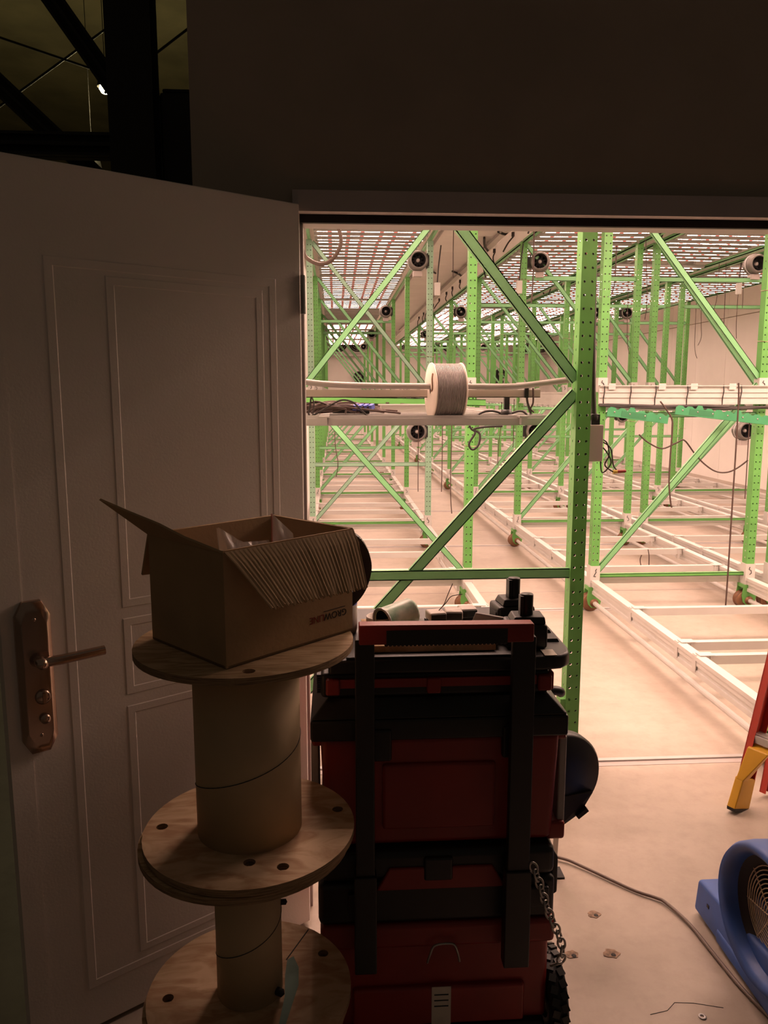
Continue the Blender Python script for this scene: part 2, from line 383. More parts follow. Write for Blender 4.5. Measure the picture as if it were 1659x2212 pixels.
for i, (a, c) in enumerate([((-3.6, 8, 5.0), (-1.8, 8, 4.45)), ((-3.3, 8, 4.1), (-1.7, 8, 5.2)), ((-2.0, 7.5, 4.2), (-.9, 7.5, 5.0))]):
    b = MB(); b.tube([a, c], .011, 6); tag(b.build('brace_rod', M['darkmetal']), ['thin roof rod sloping down to the right behind the braces', 'thin roof rod sloping up to the right across the other rod', 'thin roof rod seen right of the column'][i], 'rod', 'roof bracing rods')
for i, (p, rr) in enumerate([((-2.385, 9.0, 4.83), .085), ((-2.62, 9.2, 4.06), .10)]):
    t = thing('high_bay_lamp', ['small glowing high bay lamp beside the steel column', 'small glowing high bay lamp just above the door top edge'][i], 'lamp', p)
    b = MB(); b.lathe((0, 0, 0), (0, 0, 1), [(rr, -.05), (rr * .8, .05), (.03, .12), (.02, .2), (.0005, .2)], 20); b.build('reflector', M['darkmetal'], t)
    b = MB(); b.lathe((0, 0, 0), (0, 0, 1), [(.0005, -.12), (rr * .5, -.108), (rr * .78, -.07), (rr * .7, -.04), (.0005, -.03)], 20); b.build('bulb', M['lampglow'], t)
    ld_ = bpy.data.lights.new('lamp_light', 'POINT'); ld_.energy = 40; ld_.color = (1.0, .84, .45); ld_.shadow_soft_size = .08
    lo = bpy.data.objects.new('lamp_light', ld_); COL.objects.link(lo); lo.parent = t; lo.location = (0, 0, -.16)
    b = MB(); b.tube([(0, 0, .2), (0, 0, 5.9 - p[2])], .004, 6); b.build('hanging_rod', M['darkmetal'], t)

# ------------------------------------------------------------------ mobile grow racks
PW, PD = .058, .068                                   # upright: width across, depth along the row
def post_mesh(h, holes=True):
    """perforated upright: front face with two columns of holes, a column in each side, open at the back"""
    mb = MB(); hx, hy = PW / 2, PD / 2
    if not holes:
        for (x0, x1, y0, y1) in ((-hx, hx, -hy, -hy + .004), (-hx, -hx + .004, -hy, hy), (hx - .004, hx, -hy, hy)): mb.box(x0, x1, y0, y1, 0, h)
        return mb
    P = .0508; n = int(h / P); z0 = (h - n * P) / 2; r = .0052
    strips = [(V((-hx, -hy, 0)), V((1, 0, 0)), hx * .98), (V((hx * .02, -hy, 0)), V((1, 0, 0)), hx * .98), (V((-hx, hy, 0)), V((0, -1, 0)), PD), (V((hx, -hy, 0)), V((0, 1, 0)), PD)]
    for o, d, w in strips:
        up = V((0, 0, 1))
        for i in range(n):
            zc = z0 + P * (i + .5); c = o + d * w / 2 + up * zc; a, q = w / 2, P / 2
            outer = [(-a, -q), (0, -q), (a, -q), (a, 0), (a, q), (0, q), (-a, q), (-a, 0)]
            inner = [(r * cos(pi * (1.25 + j / 4)), r * sin(pi * (1.25 + j / 4))) for j in range(8)]
            mb.add([c + d * p[0] + up * p[1] for p in outer + inner], [(j, (j + 1) % 8, 8 + (j + 1) % 8, 8 + j) for j in range(8)])
            if d.y == 0: mb.add([c + d * p[0] + up * p[1] + V((0, .006, 0)) for p in inner], [tuple(range(8))], 1)  # black backing put in for the shade inside the front holes
        for za, zb in ((0, z0), (z0 + n * P, h)):
            mb.add([o + up * za, o + d * w + up * za, o + d * w + up * zb, o + up * zb], [(0, 1, 2, 3)])
    g = hx * .02
    mb.box(-g, g, -hy, -hy + .006, 0, h)
    mb.box(-hx, -hx + .010, hy - .003, hy, 0, h); mb.box(hx - .010, hx, hy - .003, hy, 0, h)
    return mb
LOW_T, UP_B, UP_T = 1.60, 1.690, 3.06
post_low = post_mesh(LOW_T - .335).mesh('post_lower', [M['green'], M['rubber']], False); post_up = post_mesh(UP_T - UP_B).mesh('post_upper', [M['green'], M['rubber']], False)
post_low_far = post_mesh(LOW_T - .335, False).mesh('post_lower_plain', M['green']); post_up_far = post_mesh(UP_T - UP_B, False).mesh('post_upper_plain', M['green'])
post_full = post_mesh(UP_T - .15).mesh('post_full', [M['green'], M['rubber']], False)
mb = MB(); mb.box(-.036, .036, -.040, .040, .185, .340); mb.box(-.038, .038, -.043, .043, .185, .20); sleeve_me = mb.mesh('base_sleeve', M['white'])
mb = MB(); mb.box(-.034, .034, -.038, .038, 1.595, 1.695); sleeve_up_me = mb.mesh('joint_sleeve', M['white'])
def scribble(pts):
    mb = MB(); mb.tube([(x, -.0412, z) for x, z in pts], .0028, 5); return mb
mark5 = scribble([(-.006, .318), (-.012, .300), (.004, .292), (.008, .272), (-.006, .262)]).mesh('number_mark', M['ink'])
mark2 = scribble([(.010, .320), (.002, .306), (.008, .296), (-.004, .276), (-.010, .264), (.006, .262)]).mesh('number_mark', M['ink'])
mark5u = scribble([(-.004, 1.675), (-.010, 1.662), (.004, 1.655), (.006, 1.638), (-.006, 1.628)]).mesh('number_mark', M['ink'])
# wheel carriage: green fork, wheel, hub
mb = MB()
for y0 in (-.046, .040):
    pts = [(-.045, .175), (.045, .175), (.055, .10), (.045, .055), (.02, .030), (-.02, .030), (-.045, .055), (-.055, .10)]
    mb.prism(pts, (0, y0 + .006, 0), (1, 0, 0), (0, 0, 1), .006)
mb.box(-.048, .048, -.046, .046, .160, .185); mb.box(-.028, .028, -.03, .03, .185, .335)
fork_me = mb.mesh('wheel_fork', M['green'])
mb = MB(); mb.lathe((-.020, -.034, .066), (0, 1, 0), [(.0005, 0), (.060, 0), (.066, .006), (.060, .012), (.060, .056), (.066, .062), (.060, .068), (.0005, .068)], 24); wheel_me = mb.mesh('wheel', M['rust'])
mb = MB(); mb.lathe((0, -.060, .066), (0, 1, 0), [(.0005, 0), (.018, 0), (.016, .004), (.022, .004), (.022, .008), (.031, .009), (.031, .014), (.0005, .014)], 20); hub_me = mb.mesh('wheel_hub', M['rust'])

def shaft_mb(L):
    mb = MB(); mb.cyl((0, 0, 0), (0, L, 0), .0165, 12); return mb
def base_beam_mb(L):
    """slotted long beam: stepped section with two ledges and clips"""
    prof = [(-.020, .135), (.020, .135), (.020, .158), (.012, .160), (.012, .182), (.020, .185), (.020, .212), (.026, .214), (.026, .236), (-.026, .236), (-.026, .214), (-.020, .212), (-.020, .185), (-.012, .182), (-.012, .160), (-.020, .158)]
    mb = MB(); n = len(prof)
    mb.add([(x, 0, z) for x, z in prof] + [(x, L, z) for x, z in prof], [tuple(range(n - 1, -1, -1)), tuple(range(n, 2 * n))] + [(i, (i + 1) % n, n + (i + 1) % n, n + i) for i in range(n)])
    return mb
base_me = base_beam_mb(BAY - .08).mesh('base_beam', M['white'])
shaft_me = shaft_mb(BAY - .13).mesh('drive_shaft', M['white'])
def cross_me(w, h=.048):
    mb = MB(); mb.box(.03, w - .03, -.020, .020, .190, .190 + h)
    for x0, x1 in ((-.005, .075), (w - .075, w + .005)):
        mb.box(x0, x1, -.028, .028, .238, .242)
    for x in (-.024, w + .018): mb.box(x, x + .006, -.020, .020, .150, .242)
    for x in (.052, w - .064): mb.box(x, x + .012, -.024, .024, .150, .238)
    return mb.mesh('cross_bar', M['white'])

def rack(name_label, X0, w, kmin, kmax, kind):
    """one row: X0 is the left upright line, w the distance to the right one"""
    root = thing('mobile_rack', name_label, 'rack', (X0, FY(kmin), 0), 'mobile grow racks')
    oy = FY(kmin); cross = cross_me(w); r = random.Random(7 + ord(kind))
    def bar(name, a, c, bw, dep, back, m='green2', parent=root):
        mb = MB(); mb.channel(a, c, bw, dep, back); return mb.build(name, M[m], parent)
    for k in range(kmin, kmax + 1):
        y = FY(k) - oy; far = k > 4
        for side, x in ((0, 0.0), (1, w)):
            if kind == 'A' and k == 0:
                inst('post', post_full, root, (x + (.022 if side else 0), y, .15))
            else:
                inst('post', post_low_far if far else post_low, root, (x, y, .335))
                inst('upper_post', post_up_far if far else post_up, root, (x, y, UP_B))
                s = inst('base_sleeve', sleeve_me, root, (x, y, 0))
                if k < 7: inst('number_mark', mark5 if side else mark2, s)
                s = inst('joint_sleeve', sleeve_up_me, root, (x, y, 0))
                if k < 4: inst('number_mark', mark5u, s)
            f = inst('wheel_fork', fork_me, root, (x, y, 0))
            inst('wheel', wheel_me, f); inst('wheel_hub', hub_me, f)
            if k < kmax:
                inst('base_beam', base_me, root, (x, y + .04, 0)); inst('drive_shaft', shaft_me, root, (x, y + .065, .066))
        if kind == 'A' and k == 2:                        # this frame takes a paler mint green
            for o in [o for o in root.children if o.name.split('.')[0] in ('post', 'upper_post') and abs(o.location.y - y) < .01]:
                o.material_slots[0].link = 'OBJECT'; o.material_slots[0].material = M['mint']
        g2 = 'mint' if kind == 'A' and k == 2 else 'green2'
        # lacing of the upright frame
        a, c = .028, w - .028; flip = (kind == 'A' and k == 1); fr = -.016
        if kind == 'A' and k == 0: c += .022
        zb, zm, zt = .30, 1.68 if kind == 'B' else 1.62, 2.99
        nm = lambda p, q, bw=.042: bar('brace', (p[0], y + fr, p[1]), (q[0], y + fr, q[1]), bw, .024, (0, 1, 0), g2)
        if flip: nm((c, zt + .05), (a, zm + .02)); nm((a, zm - .03), (c, zb))
        else: nm((a, zt + .05), (c, zm + .02)); nm((c, zm - .03), (a, zb))
        bar('tie_bar', (a, y - .014, .262), (c, y - .014, .262), .026, .03, (0, 1, 0), 'green')
        if not flip and (k < 4 if kind == 'A' else k > 3): bar('tie_bar', (a, y + fr - .006, .868), (c, y + fr - .006, .868), .040, .022, (0, 1, 0), g2)
        if kind != 'A' or k in (4, 5):
            bar('tie_bar', (a, y + fr - .006, 2.715), (c, y + fr - .006, 2.715), .046, .022, (0, 1, 0))
        if k > 0 and not flip: bar('tie_bar', (a, y - .014, 1.435), (c, y - .014, 1.435), .036, .03, (0, 1, 0))
        if flip: bar('tie_bar', (a, y - .72, 1.550), (c, y - .72, 1.530), .040, .024, (0, 1, 0), 'green')
        # cross bars of the bay in front of the next frame
        if k < kmax:
            offs = (0.03, .72, .94, 1.62) if (k == 0 and kind != 'A') else (.03, .37, 1.03, 1.62)
            if kind == 'A' and k == 0: offs = (.03, .45, 1.20, 1.75)
            for o in offs: inst('cross_bar', cross, root, (0, y + o + .03, 0))
            # mid-height long beams and high long beams with their green flange
            for x in (0, w):
                mb = MB(); L0, L1 = y + .037, y + BAY - .037
                mb.box(x - .012, x + .012, L0, L1, 1.492, 1.590); mb.box(x - .018, x + .018, L0, L1, 1.486, 1.500); mb.box(x - .018, x + .018, L0, L1, 1.582, 1.596); mb.box(x - .015, x + .015, L0, L1, 1.534, 1.546)
                if k > 0: mb.build('middle_beam', M['white'], root)
                if kind == 'A':
                    mb = MB(); mb.box(x - .014, x + .014, L0 - .03, L1 + .03, 3.06, 3.095); mb.build('top_beam', M['green2'], root)
                else:
                    mb = MB(); mb.box(x - .012, x + .012, L0 - .07, L1, 3.085, 3.265); mb.box(x - .03, x + .03, L0 - .07, L1, 3.255, 3.265); tb = mb.build('top_beam', M['panel'], root)
                    mb = MB(); mb.box(x - .018, x + .022, L0, L1, 3.050, 3.060); mb.box(x - .018, x - .013, L0, L1, 3.050, 3.082); mb.build('flange', M['green2'], tb)
        # tan cable ties round some uprights
        for j in range(2 if 0 < k < 6 else 0):
            x = r.choice((0, w)); z = r.choice((2.45, 2.3, 1.95, 1.38, 1.30, 1.22, 1.0, 2.7))
            mb = MB(); hx, hy = PW / 2 + .002, PD / 2 + .002
            mb.tube([(x - hx, y - hy, z), (x + hx, y - hy, z - .004), (x + hx, y + hy, z), (x - hx, y + hy, z + .004)], .0028, 5, True)
            mb.tube([(x + hx, y - hy, z), (x + hx + .03, y - hy - .01, z - .008)], .002, 5); mb.build('cable_tie', M['tie'], root)
    return root

RK = {'A': (-.235, 1.185), 'B': (1.885, 1.17), 'C': (3.235, 1.17), 'D': (4.60, 1.19)}
rackA = rack('leftmost green rack row, its front post standing bare in the doorway', *RK['A'], 0, 9, 'A')
rackB = rack('second green rack row from the left, beyond the empty aisle', *RK['B'], 0, 9, 'B')
rackC = rack('third green rack row from the left, close against the second row', *RK['C'], 0, 9, 'C')
rackD = rack('rightmost green rack row, nearest the pale right wall', *RK['D'], 0, 9, 'D')

# end beam and scalloped brackets of row B's first frame in view
xb, yb = RK['B'][0], FY(1)
mb = MB(); zz = [(1.510, .020), (1.530, .012), (1.556, .020), (1.566, .012), (1.592, .020), (1.602, .012), (1.630, .024), (1.640, .024)]
for i in range(len(zz) - 1): mb.box(-.03, 1.22, -.045 - zz[i][1], -.040, zz[i][0], zz[i + 1][0])
mb.box(-.03, 1.22, -.075, -.040, 1.636, 1.642)
OO = (0, -BAY, 0)
eb = mb.build('end_beam', M['white'], rackB, org=OO)
for x in (.0, .19, .37, .60, .86, .99):
    mb = MB(); mb.tube([(x, -.068, 1.645), (x + .003, -.072, 1.60), (x - .004, -.071, 1.55), (x, -.062, 1.505)], .004, 6); mb.build('black_strap', M['cable'], eb, org=OO)
for x in (.03, .39, .62, .9):
    mb = MB(); mb.box(x, x + .05, -.074, -.066, 1.612, 1.655); mb.build('hook_plate', M['white'], eb, org=OO)
mb = MB(); mb.tube(spline([(-.03, -.06, 1.507), (.2, -.075, 1.50), (.45, -.07, 1.492), (.7, -.075, 1.497), (.95, -.07, 1.485), (1.22, -.072, 1.49)]), .011, 8)
mb.tube(spline([(-.03, -.07, 1.50), (.3, -.08, 1.485), (.6, -.07, 1.482), (.9, -.08, 1.476), (1.2, -.07, 1.484)]), .007, 6); mb.build('cable_bundle', M['cable'], eb, org=OO)
xc, yc = RK['C'][0], FY(1)
mb = MB()
for i in range(len(zz) - 1): mb.box(-.03, 1.22, -.045 - zz[i][1], -.040, zz[i][0], zz[i + 1][0])
mb.build('end_beam', M['white'], rackC, org=OO)

def scallop(name_label, loc, L, tilt, grp):
    o = thing('scalloped_bracket', name_label, 'bracket', loc, grp, rot=(0, tilt, 0))
    top = []
    for i in range(int(L / .07) + 1):
        x = i * .07; h = .048 if i % 4 == 2 else .034
        top += [(x + .004, .022), (x + .018, h), (x + .046, h), (x + .062, .022)]
    poly = [(0, -.03), (L, -.03)] + [p for p in reversed(top) if p[0] < L] + [(0, .02)]
    mb = MB(); mb.prism(poly, (0, 0, 0), (1, 0, 0), (0, 0, 1), .005); mb.build('plate', M['teal'], o)
    mb = MB(); mb.box(.10, .28, -.0065, -.0052, -.022, .018); mb.build('slot_cover', mat('dark_green_plate', (.035, .20, .085), .5), o)
    mb = MB()
    for i in range(int(L / .11)): mb.lathe((.05 + i * .11, -.0052, .002), (0, -1, 0), [(.0005, .004), (.006, .003), (.006, 0)], 8)
    mb.build('bolt', M['steel'], o)
    mb = MB(); mb.box(0, L, .0, .045, -.031, -.028); mb.build('foot_flange', M['teal'], o)
    return o
scallop('longer green scalloped bracket lying tilted before the second row, right of the hanging cord', (2.385, FY(1) - .115, 1.472), .70, radians(6.5), 'green scalloped brackets')
scallop('shorter green scalloped bracket lying tilted beside the first white post of the second row', (1.895, FY(1) - .125, 1.462), .44, radians(7.5), 'green scalloped brackets')

# ------------------------------------------------------------------ LED grow lights
REDS = (.115, .287, .412, .588, .713, .885)
def bar_mesh(L, lit=True, fancy=True, led='led'):
    """one LED bar along x: aluminium body with a scalloped strip of diodes underneath"""
    mb = MB(); mb.box(-L / 2, L / 2, -.029, .029, -.012, .014); mb.box(-L / 2, L / 2, -.012, .012, .014, .026)
    n = 46 if fancy else 6; s0, s1 = -L / 2 + .03, L / 2 - .03; z = -.0148
    mb.box(s0 - .01, s1 + .01, -.020, .020, -.0145, -.012)
    cols = []
    edges = sorted(set([0, 1] + [q for r in REDS for q in (r - .019, r + .019)]))
    for a, c in zip(edges[:-1], edges[1:]):
        red = any(abs((a + c) / 2 - r) < .01 for r in REDS)
        k = 1 if red else max(1, int(round((c - a) * n)))
        for i in range(k):
            x0 = s0 + (s1 - s0) * (a + (c - a) * i / k); x1 = s0 + (s1 - s0) * (a + (c - a) * (i + 1) / k); xm = (x0 + x1) / 2
            m = (2 if red else 1) if lit else 3
            if fancy and not red:
                mb.add([(x0, -.006, z), (xm, -.0112, z), (x1, -.0055, z), (x1, .0055, z), (xm, .0112, z), (x0, .006, z)], [(0, 1, 2, 3, 4, 5)], m)
            else: mb.add([(x0, -.009, z), (x1, -.009, z), (x1, .009, z), (x0, .009, z)], [(0, 1, 2, 3)], m)
    return mb.mesh('light_bar', [M['alu'], M[led], M['ledred'], M['dim']], False)
BAR_UP = bar_mesh(1.07); BAR_OFF = bar_mesh(1.07, False, False); BAR_LOW = bar_mesh(1.07, True, False); BAR_UPF = bar_mesh(1.07, True, False, 'ledfront'); BAR_LOWF = bar_mesh(1.07, True, False, 'ledfront')
mb = MB(); mb.box(-.012, .012, -.555, .555, .026, .058); mb.box(-.02, .02, -.555, .555, .054, .060); RAIL = mb.mesh('side_rail', M['alu'])
mb = MB(); mb.box(-.14, .14, -.045, .045, .030, .085); mb.box(-.15, .15, -.05, .05, .085, .09); DRV = mb.mesh('driver_box', M['white'])
SP = .196
proto = {}
def fixture(kind, loc, label, grp):
    key = kind
    r = thing('grow_light', label, 'grow light', loc, grp)
    me = {'up': BAR_UP, 'off': BAR_OFF, 'low': BAR_LOW, 'upf': BAR_UPF, 'lowf': BAR_LOWF}[kind]
    for i in range(6): inst('light_bar', me, r, (0, (i - 2.5) * SP, 0))
    for x in (-.40, .40): inst('side_rail', RAIL, r, (x, 0, -.036 if kind.startswith('low') else 0))
    inst('driver_box', DRV, r, (.0, .07, -.028) if kind.startswith('low') else (0, 0, .032))
    return r
rowname = {'A': 'leftmost rack row', 'B': 'second rack row', 'C': 'third rack row', 'D': 'rightmost rack row'}
rr = random.Random(5)
for key, (x0, w) in RK.items():
    for j in range(18):
        y = FY(0) + .60 + 1.22 * j + (.02 if j % 2 else 0)
        z = 3.075 + rr.uniform(-.02, .035)
        kind = 'off' if (key == 'A' and 9 <= j <= 11) else 'upf' if j < 1 else 'up'  # unseen first lights, boosted far above the rest to brighten the doorway foreground
        f = fixture(kind, (x0 + w / 2, y, z), ('unlit ' if kind == 'off' else 'glowing ') + 'LED grow light high over the %s, %s from the doorway' % (rowname[key], ORD[j]), 'LED grow lights at the top')
        f.rotation_euler = (0, radians(rr.uniform(-.6, .6)), 0)
        if j > 1 or key == 'A': fixture('low', (x0 + w / 2, y, 1.475), 'LED grow light at middle height in the %s, %s from the doorway' % (rowname[key], ORD[j]), 'LED grow lights at middle height')

# loose cabling lying on the middle lights (nobody could count the strands)
for key, (x0, w) in RK.items():
    mb = MB(); q = random.Random(ord(key))
    for j in range(1 if key == 'A' else 2, 13):
        y = FY(0) + .60 + 1.22 * j
        for s in range(9):
            cx = x0 + q.uniform(.12, w - .12); pts = []
            a = q.uniform(0, 6.28)
            for t in range(6):
                pts.append((min(max(cx + q.uniform(-.16, .16), x0 + .03), x0 + w - .03), y + q.uniform(-.5, .5) * .8, 1.508 + abs(q.gauss(0, .012))))
            mb.tube(spline(pts, 4), .0045, 5)
    tag(mb.build('loose_cabling', M['wire']), 'tangle of dark cables lying on the middle lights of the %s' % rowname[key], 'cables', kind='stuff')

# ------------------------------------------------------------------ inline fans on the uprights
mb = MB(); mb.lathe((0, 0, 0), (0, 1, 0), [(.070, -.075), (.074, -.080), (.095, -.060), (.098, -.045), (.098, .05), (.066, .085), (.062, .12)], 28); F_H = mb.mesh('housing', M['silver'])
mb = MB(); mb.lathe((0, 0, 0), (0, 1, 0), [(.071, -.074), (.066, -.03), (.060, .05), (.0005, .05)], 24)
for i in range(9):
    a = i * 2 * pi / 9; mb.bar((.012 * cos(a), -.02, .012 * sin(a)), (.060 * cos(a + .5), .01, .060 * sin(a + .5)), .02, .002, (0, 1, 0))
F_I = mb.mesh('impeller', M['rubber'])
mb = MB(); mb.lathe((0, 0, 0), (0, 1, 0), [(.0005, -.045), (.010, -.043), (.018, -.034), (.018, 0)], 16); F_C = mb.mesh('hub', M['hub'])
mb = MB(); mb.box(-.042, .042, -.035, .05, -.150, -.100); F_B = mb.mesh('control_box', M['grey'])
mb = MB(); mb.box(.075, .125, -.02, .04, -.055, .055); mb.box(.088, .10, -.03, .05, -.07, .07); F_S = mb.mesh('bracket', M['black'])
mb = MB(); mb.lathe((0, 0, 0), (0, 1, 0), [(.1, .0), (.103, .0), (.103, .014), (.1, .014)], 24); F_R = mb.mesh('clamp_ring', M['alu'])
def fan(loc, side, yaw, label, grp):
    f = thing('inline_fan', label, 'fan', loc, grp, rot=(0, 0, yaw))
    inst('housing', F_H, f); inst('impeller', F_I, f); inst('hub', F_C, f); inst('control_box', F_B, f)
    inst('bracket', F_S, f, rot=(0, 0, 0) if side > 0 else (0, pi, 0)); inst('clamp_ring', F_R, f)
pos = {'A': (.825, 1), 'B': (2.045, -1), 'C': (4.245, 1), 'D': (4.765, -1)}
for key, (x, side) in pos.items():
    for q, k in enumerate((2, 4, 6, 8)):
        fan((x, FY(k) - .02, 2.87), side, radians(3 if side > 0 else -14), 'round duct fan high on the %s, %s from the doorway' % (rowname[key], ORD[q]), 'duct fans at the top')
        if q < 2: fan((x, FY(k) - .02, 1.20), side, radians(3 if side > 0 else -10), 'round duct fan below the middle lights of the %s, %s from the doorway' % (rowname[key], ORD[q]), 'duct fans below the middle lights')

# ballast boxes on cords
for i, (x, y, z) in enumerate([(1.828, 7.86, 2.62), (1.02, 7.90, 2.60), (4.6, 8.9, 2.76)]):
    t = thing('junction_box', ['pale junction box hanging left of the second rack row\'s fan post', 'pale junction box hanging right of the leftmost rack row\'s fan post', 'small cream box hanging among the lights of the third rack row'][i], 'box', (x, y, z))
    mb = MB(); mb.box(-.028, .028, -.02, .02, -.062, .062); mb.build('casing', M['white'], t, bevel=.004)
    mb = MB(); mb.tube([(0, 0, .06), (.01, .01, .2), (.035, .02, .42)], .007, 6); mb.build('cord', M['cable'], t)

# coolers and wall fans on the far wall
for i, x in enumerate((-.16, 5.9 - .1 * 0, 2.85)):
    t = thing('evaporator_unit', ['white evaporator cooler on the far wall behind the leftmost rack row', 'white evaporator cooler on the far wall near the right corner', 'white evaporator cooler on the far wall behind the second rack row'][i], 'cooler', (x, YB - .5, 2.82))
    mb = MB(); mb.box(0, 1.22, 0, .42, 0, .62); mb.build('casing', M['white'], t, bevel=.02)
    for j in range(2):
        f = MB(); f.lathe((.32 + .58 * j, -.004, .33), (0, -1, 0), [(.0005, -.002), (.24, -.002), (.25, .012), (.26, .0)], 24); fo = f.build('fan_guard', M['black'], t)
        f = MB()
        for q in range(3): f.lathe((.32 + .58 * j, -.018, .33), (0, -1, 0), [(.07 * (q + 1), 0), (.07 * (q + 1) + .008, .004), (.07 * (q + 1), .008)], 20)
        f.bar((.08 + .58 * j, -.02, .33), (.56 + .58 * j, -.02, .33), .008, .008); f.bar((.32 + .58 * j, -.02, .09), (.32 + .58 * j, -.02, .57), .008, .008, (0, 1, 0)); f.build('guard_wire', M['alu'], fo)
    mb = MB(); mb.box(-.01, 1.23, -.02, .44, -.05, 0); mb.build('drip_tray', M['white'], t)
    mb = MB(); mb.box(.1, .14, .18, .22, .62, .79); mb.box(1.08, 1.12, .18, .22, .62, .79); mb.build('hanger', M['steel'], t)
for i, (x, z) in enumerate([(.81, 2.10), (5.5, 2.2)]):
    t = thing('wall_fan', ['round black wall fan with a pale hub on the far wall', 'round black wall fan far off near the right corner'][i], 'fan', (x, YB - .22, z))
    mb = MB(); mb.lathe((0, 0, 0), (0, -1, 0), [(.0005, -.03), (.165, -.03), (.185, .0), (.165, .04), (.15, .04)], 28); mb.build('guard', M['black'], t)
    mb = MB(); mb.lathe((0, -.045, 0), (0, -1, 0), [(.05, 0), (.075, .01), (.05, .02)], 24); mb.build('hub_ring', M['hub'], t)
    mb = MB(); mb.box(-.12, .12, -.03, .2, -.30, -.22); mb.box(-.02, .02, 0, .22, -.24, -.1); mb.build('bracket', M['black'], t)

# ceiling conduits
for i, (x, y0, y1) in enumerate([(1.35, 3, 25.5), (2.08, 2.6, 25.5), (4.5, 3, 25)]):
    mb = MB(); mb.tube([(x, y0, ZC - .03), (x, y1, ZC - .03)], .016, 8)
    tag(mb.build('ceiling_conduit', M['grey']), ['ceiling conduit above the empty aisle', 'ceiling conduit above the second rack row', 'ceiling conduit between the third and rightmost rack rows'][i], 'conduit')

# hanging wires and cords
WIRES = [
    ('up', [(1.472, 5.9, 3.585), (1.472, 5.9, 2.824), (1.476, 5.9, 2.562), (1.472, 5.9, 2.33), (1.464, 5.9, 2.254)]),
    ('cord', [(2.783, 5.3, 1.657), (2.791, 5.3, 1.55), (2.796, 5.3, 1.229), (2.798, 5.3, 0.705), (2.8, 5.3, 0.336), (2.799, 5.3, 0.02)]),
    ('cord', [(2.216, 5.25, 1.532), (2.264, 5.25, 1.473), (2.304, 5.25, 1.41), (2.311, 5.25, 1.328), (2.307, 5.25, 1.172), (2.308, 5.25, 0.979), (2.325, 5.25, 0.849), (2.337, 5.25, 0.8)]),
    ('w', [(2.945, 5.42, 1.45), (2.949, 5.42, 1.121), (2.952, 5.42, 0.833)]),
    ('cat', [(2.217, 5.6, 1.288), (2.289, 5.6, 1.23), (2.396, 5.6, 1.185), (2.505, 5.6, 1.228), (2.56, 5.6, 1.245), (2.642, 5.6, 1.149), (2.717, 5.6, 1.074), (2.809, 5.6, 1.015), (2.898, 5.6, 1.007), (2.973, 5.6, 1.037), (3.051, 5.6, 1.095)]),
    ('w', [(1.883, 8.82, 1.528), (1.883, 8.82, 1.24), (1.862, 8.82, 1.005), (1.856, 8.82, 0.766)]),
    ('w', [(1.867, 8.122, 1.524), (1.867, 8.122, 1.268), (1.869, 8.122, 1.123), (1.867, 8.122, 1.021)]),
    ('w', [(0.832, 7.8, 1.40), (0.831, 7.8, 0.891), (0.832, 7.8, 0.601)]),
    ('w', [(0.942, 6.863, 1.462), (0.945, 6.863, 1.016), (0.942, 6.863, 0.717)]),
    ('w', [(0.944, 6.3, 1.464), (0.94, 6.3, 1.024), (0.939, 6.3, 0.823), (0.944, 6.3, 0.701), (0.952, 6.3, 0.608)]),
    ('w', [(1.219, 8.2, 3.57), (1.218, 8.2, 3.025), (1.221, 8.2, 2.751)]),
    ('w', [(4.404, 9.0, 3.05), (4.401, 9.0, 2.68), (4.372, 9.0, 2.535)]),
    ('w', [(4.484, 9.0, 3.05), (4.498, 9.0, 2.629), (4.503, 9.0, 2.379)]),
    ('w', [(4.909, 9.5, 3.0), (4.908, 9.5, 2.468), (4.923, 9.5, 2.246)]),
    ('w', [(4.801, 9.2, 3.0), (4.813, 9.2, 2.706), (4.816, 9.2, 2.579)]),
    ('w', [(5.144, 11.0, 3.0), (5.175, 11.0, 2.54), (5.186, 11.0, 2.361), (5.145, 11.0, 2.252)]),
    ('w', [(5.084, 11.0, 3.0), (5.098, 11.0, 2.265), (5.143, 11.0, 2.071)]),
    ('w', [(3.425, 9.2, 3.02), (3.44, 9.2, 2.275), (3.478, 9.2, 2.04)]),
    ('cat', [(2.841, 8.0, 3.05), (2.841, 8.0, 2.735), (2.818, 8.0, 2.598), (2.786, 8.0, 2.562), (2.752, 8.0, 2.589), (2.73, 8.0, 3.05)]),
    ('w', [(2.567, 6.3, 0.239), (2.557, 6.3, 0.199), (2.568, 6.3, 0.143)]),
    ('w', [(2.621, 6.3, 0.286), (2.632, 6.3, 0.23), (2.636, 6.3, 0.134)]),
    ('w', [(2.981, 7.6, 3.03), (3.022, 7.6, 2.507), (3.01, 7.6, 2.289)]),
    ('w', [(4.392, 10.0, 1.45), (4.393, 10.0, 1.034), (4.425, 10.0, 0.913)]),
    ('w', [(-0.006, 7.9, 1.44), (0.001, 7.9, 1.076), (0.027, 7.9, 0.888), (0.007, 7.9, 0.747)]),
]
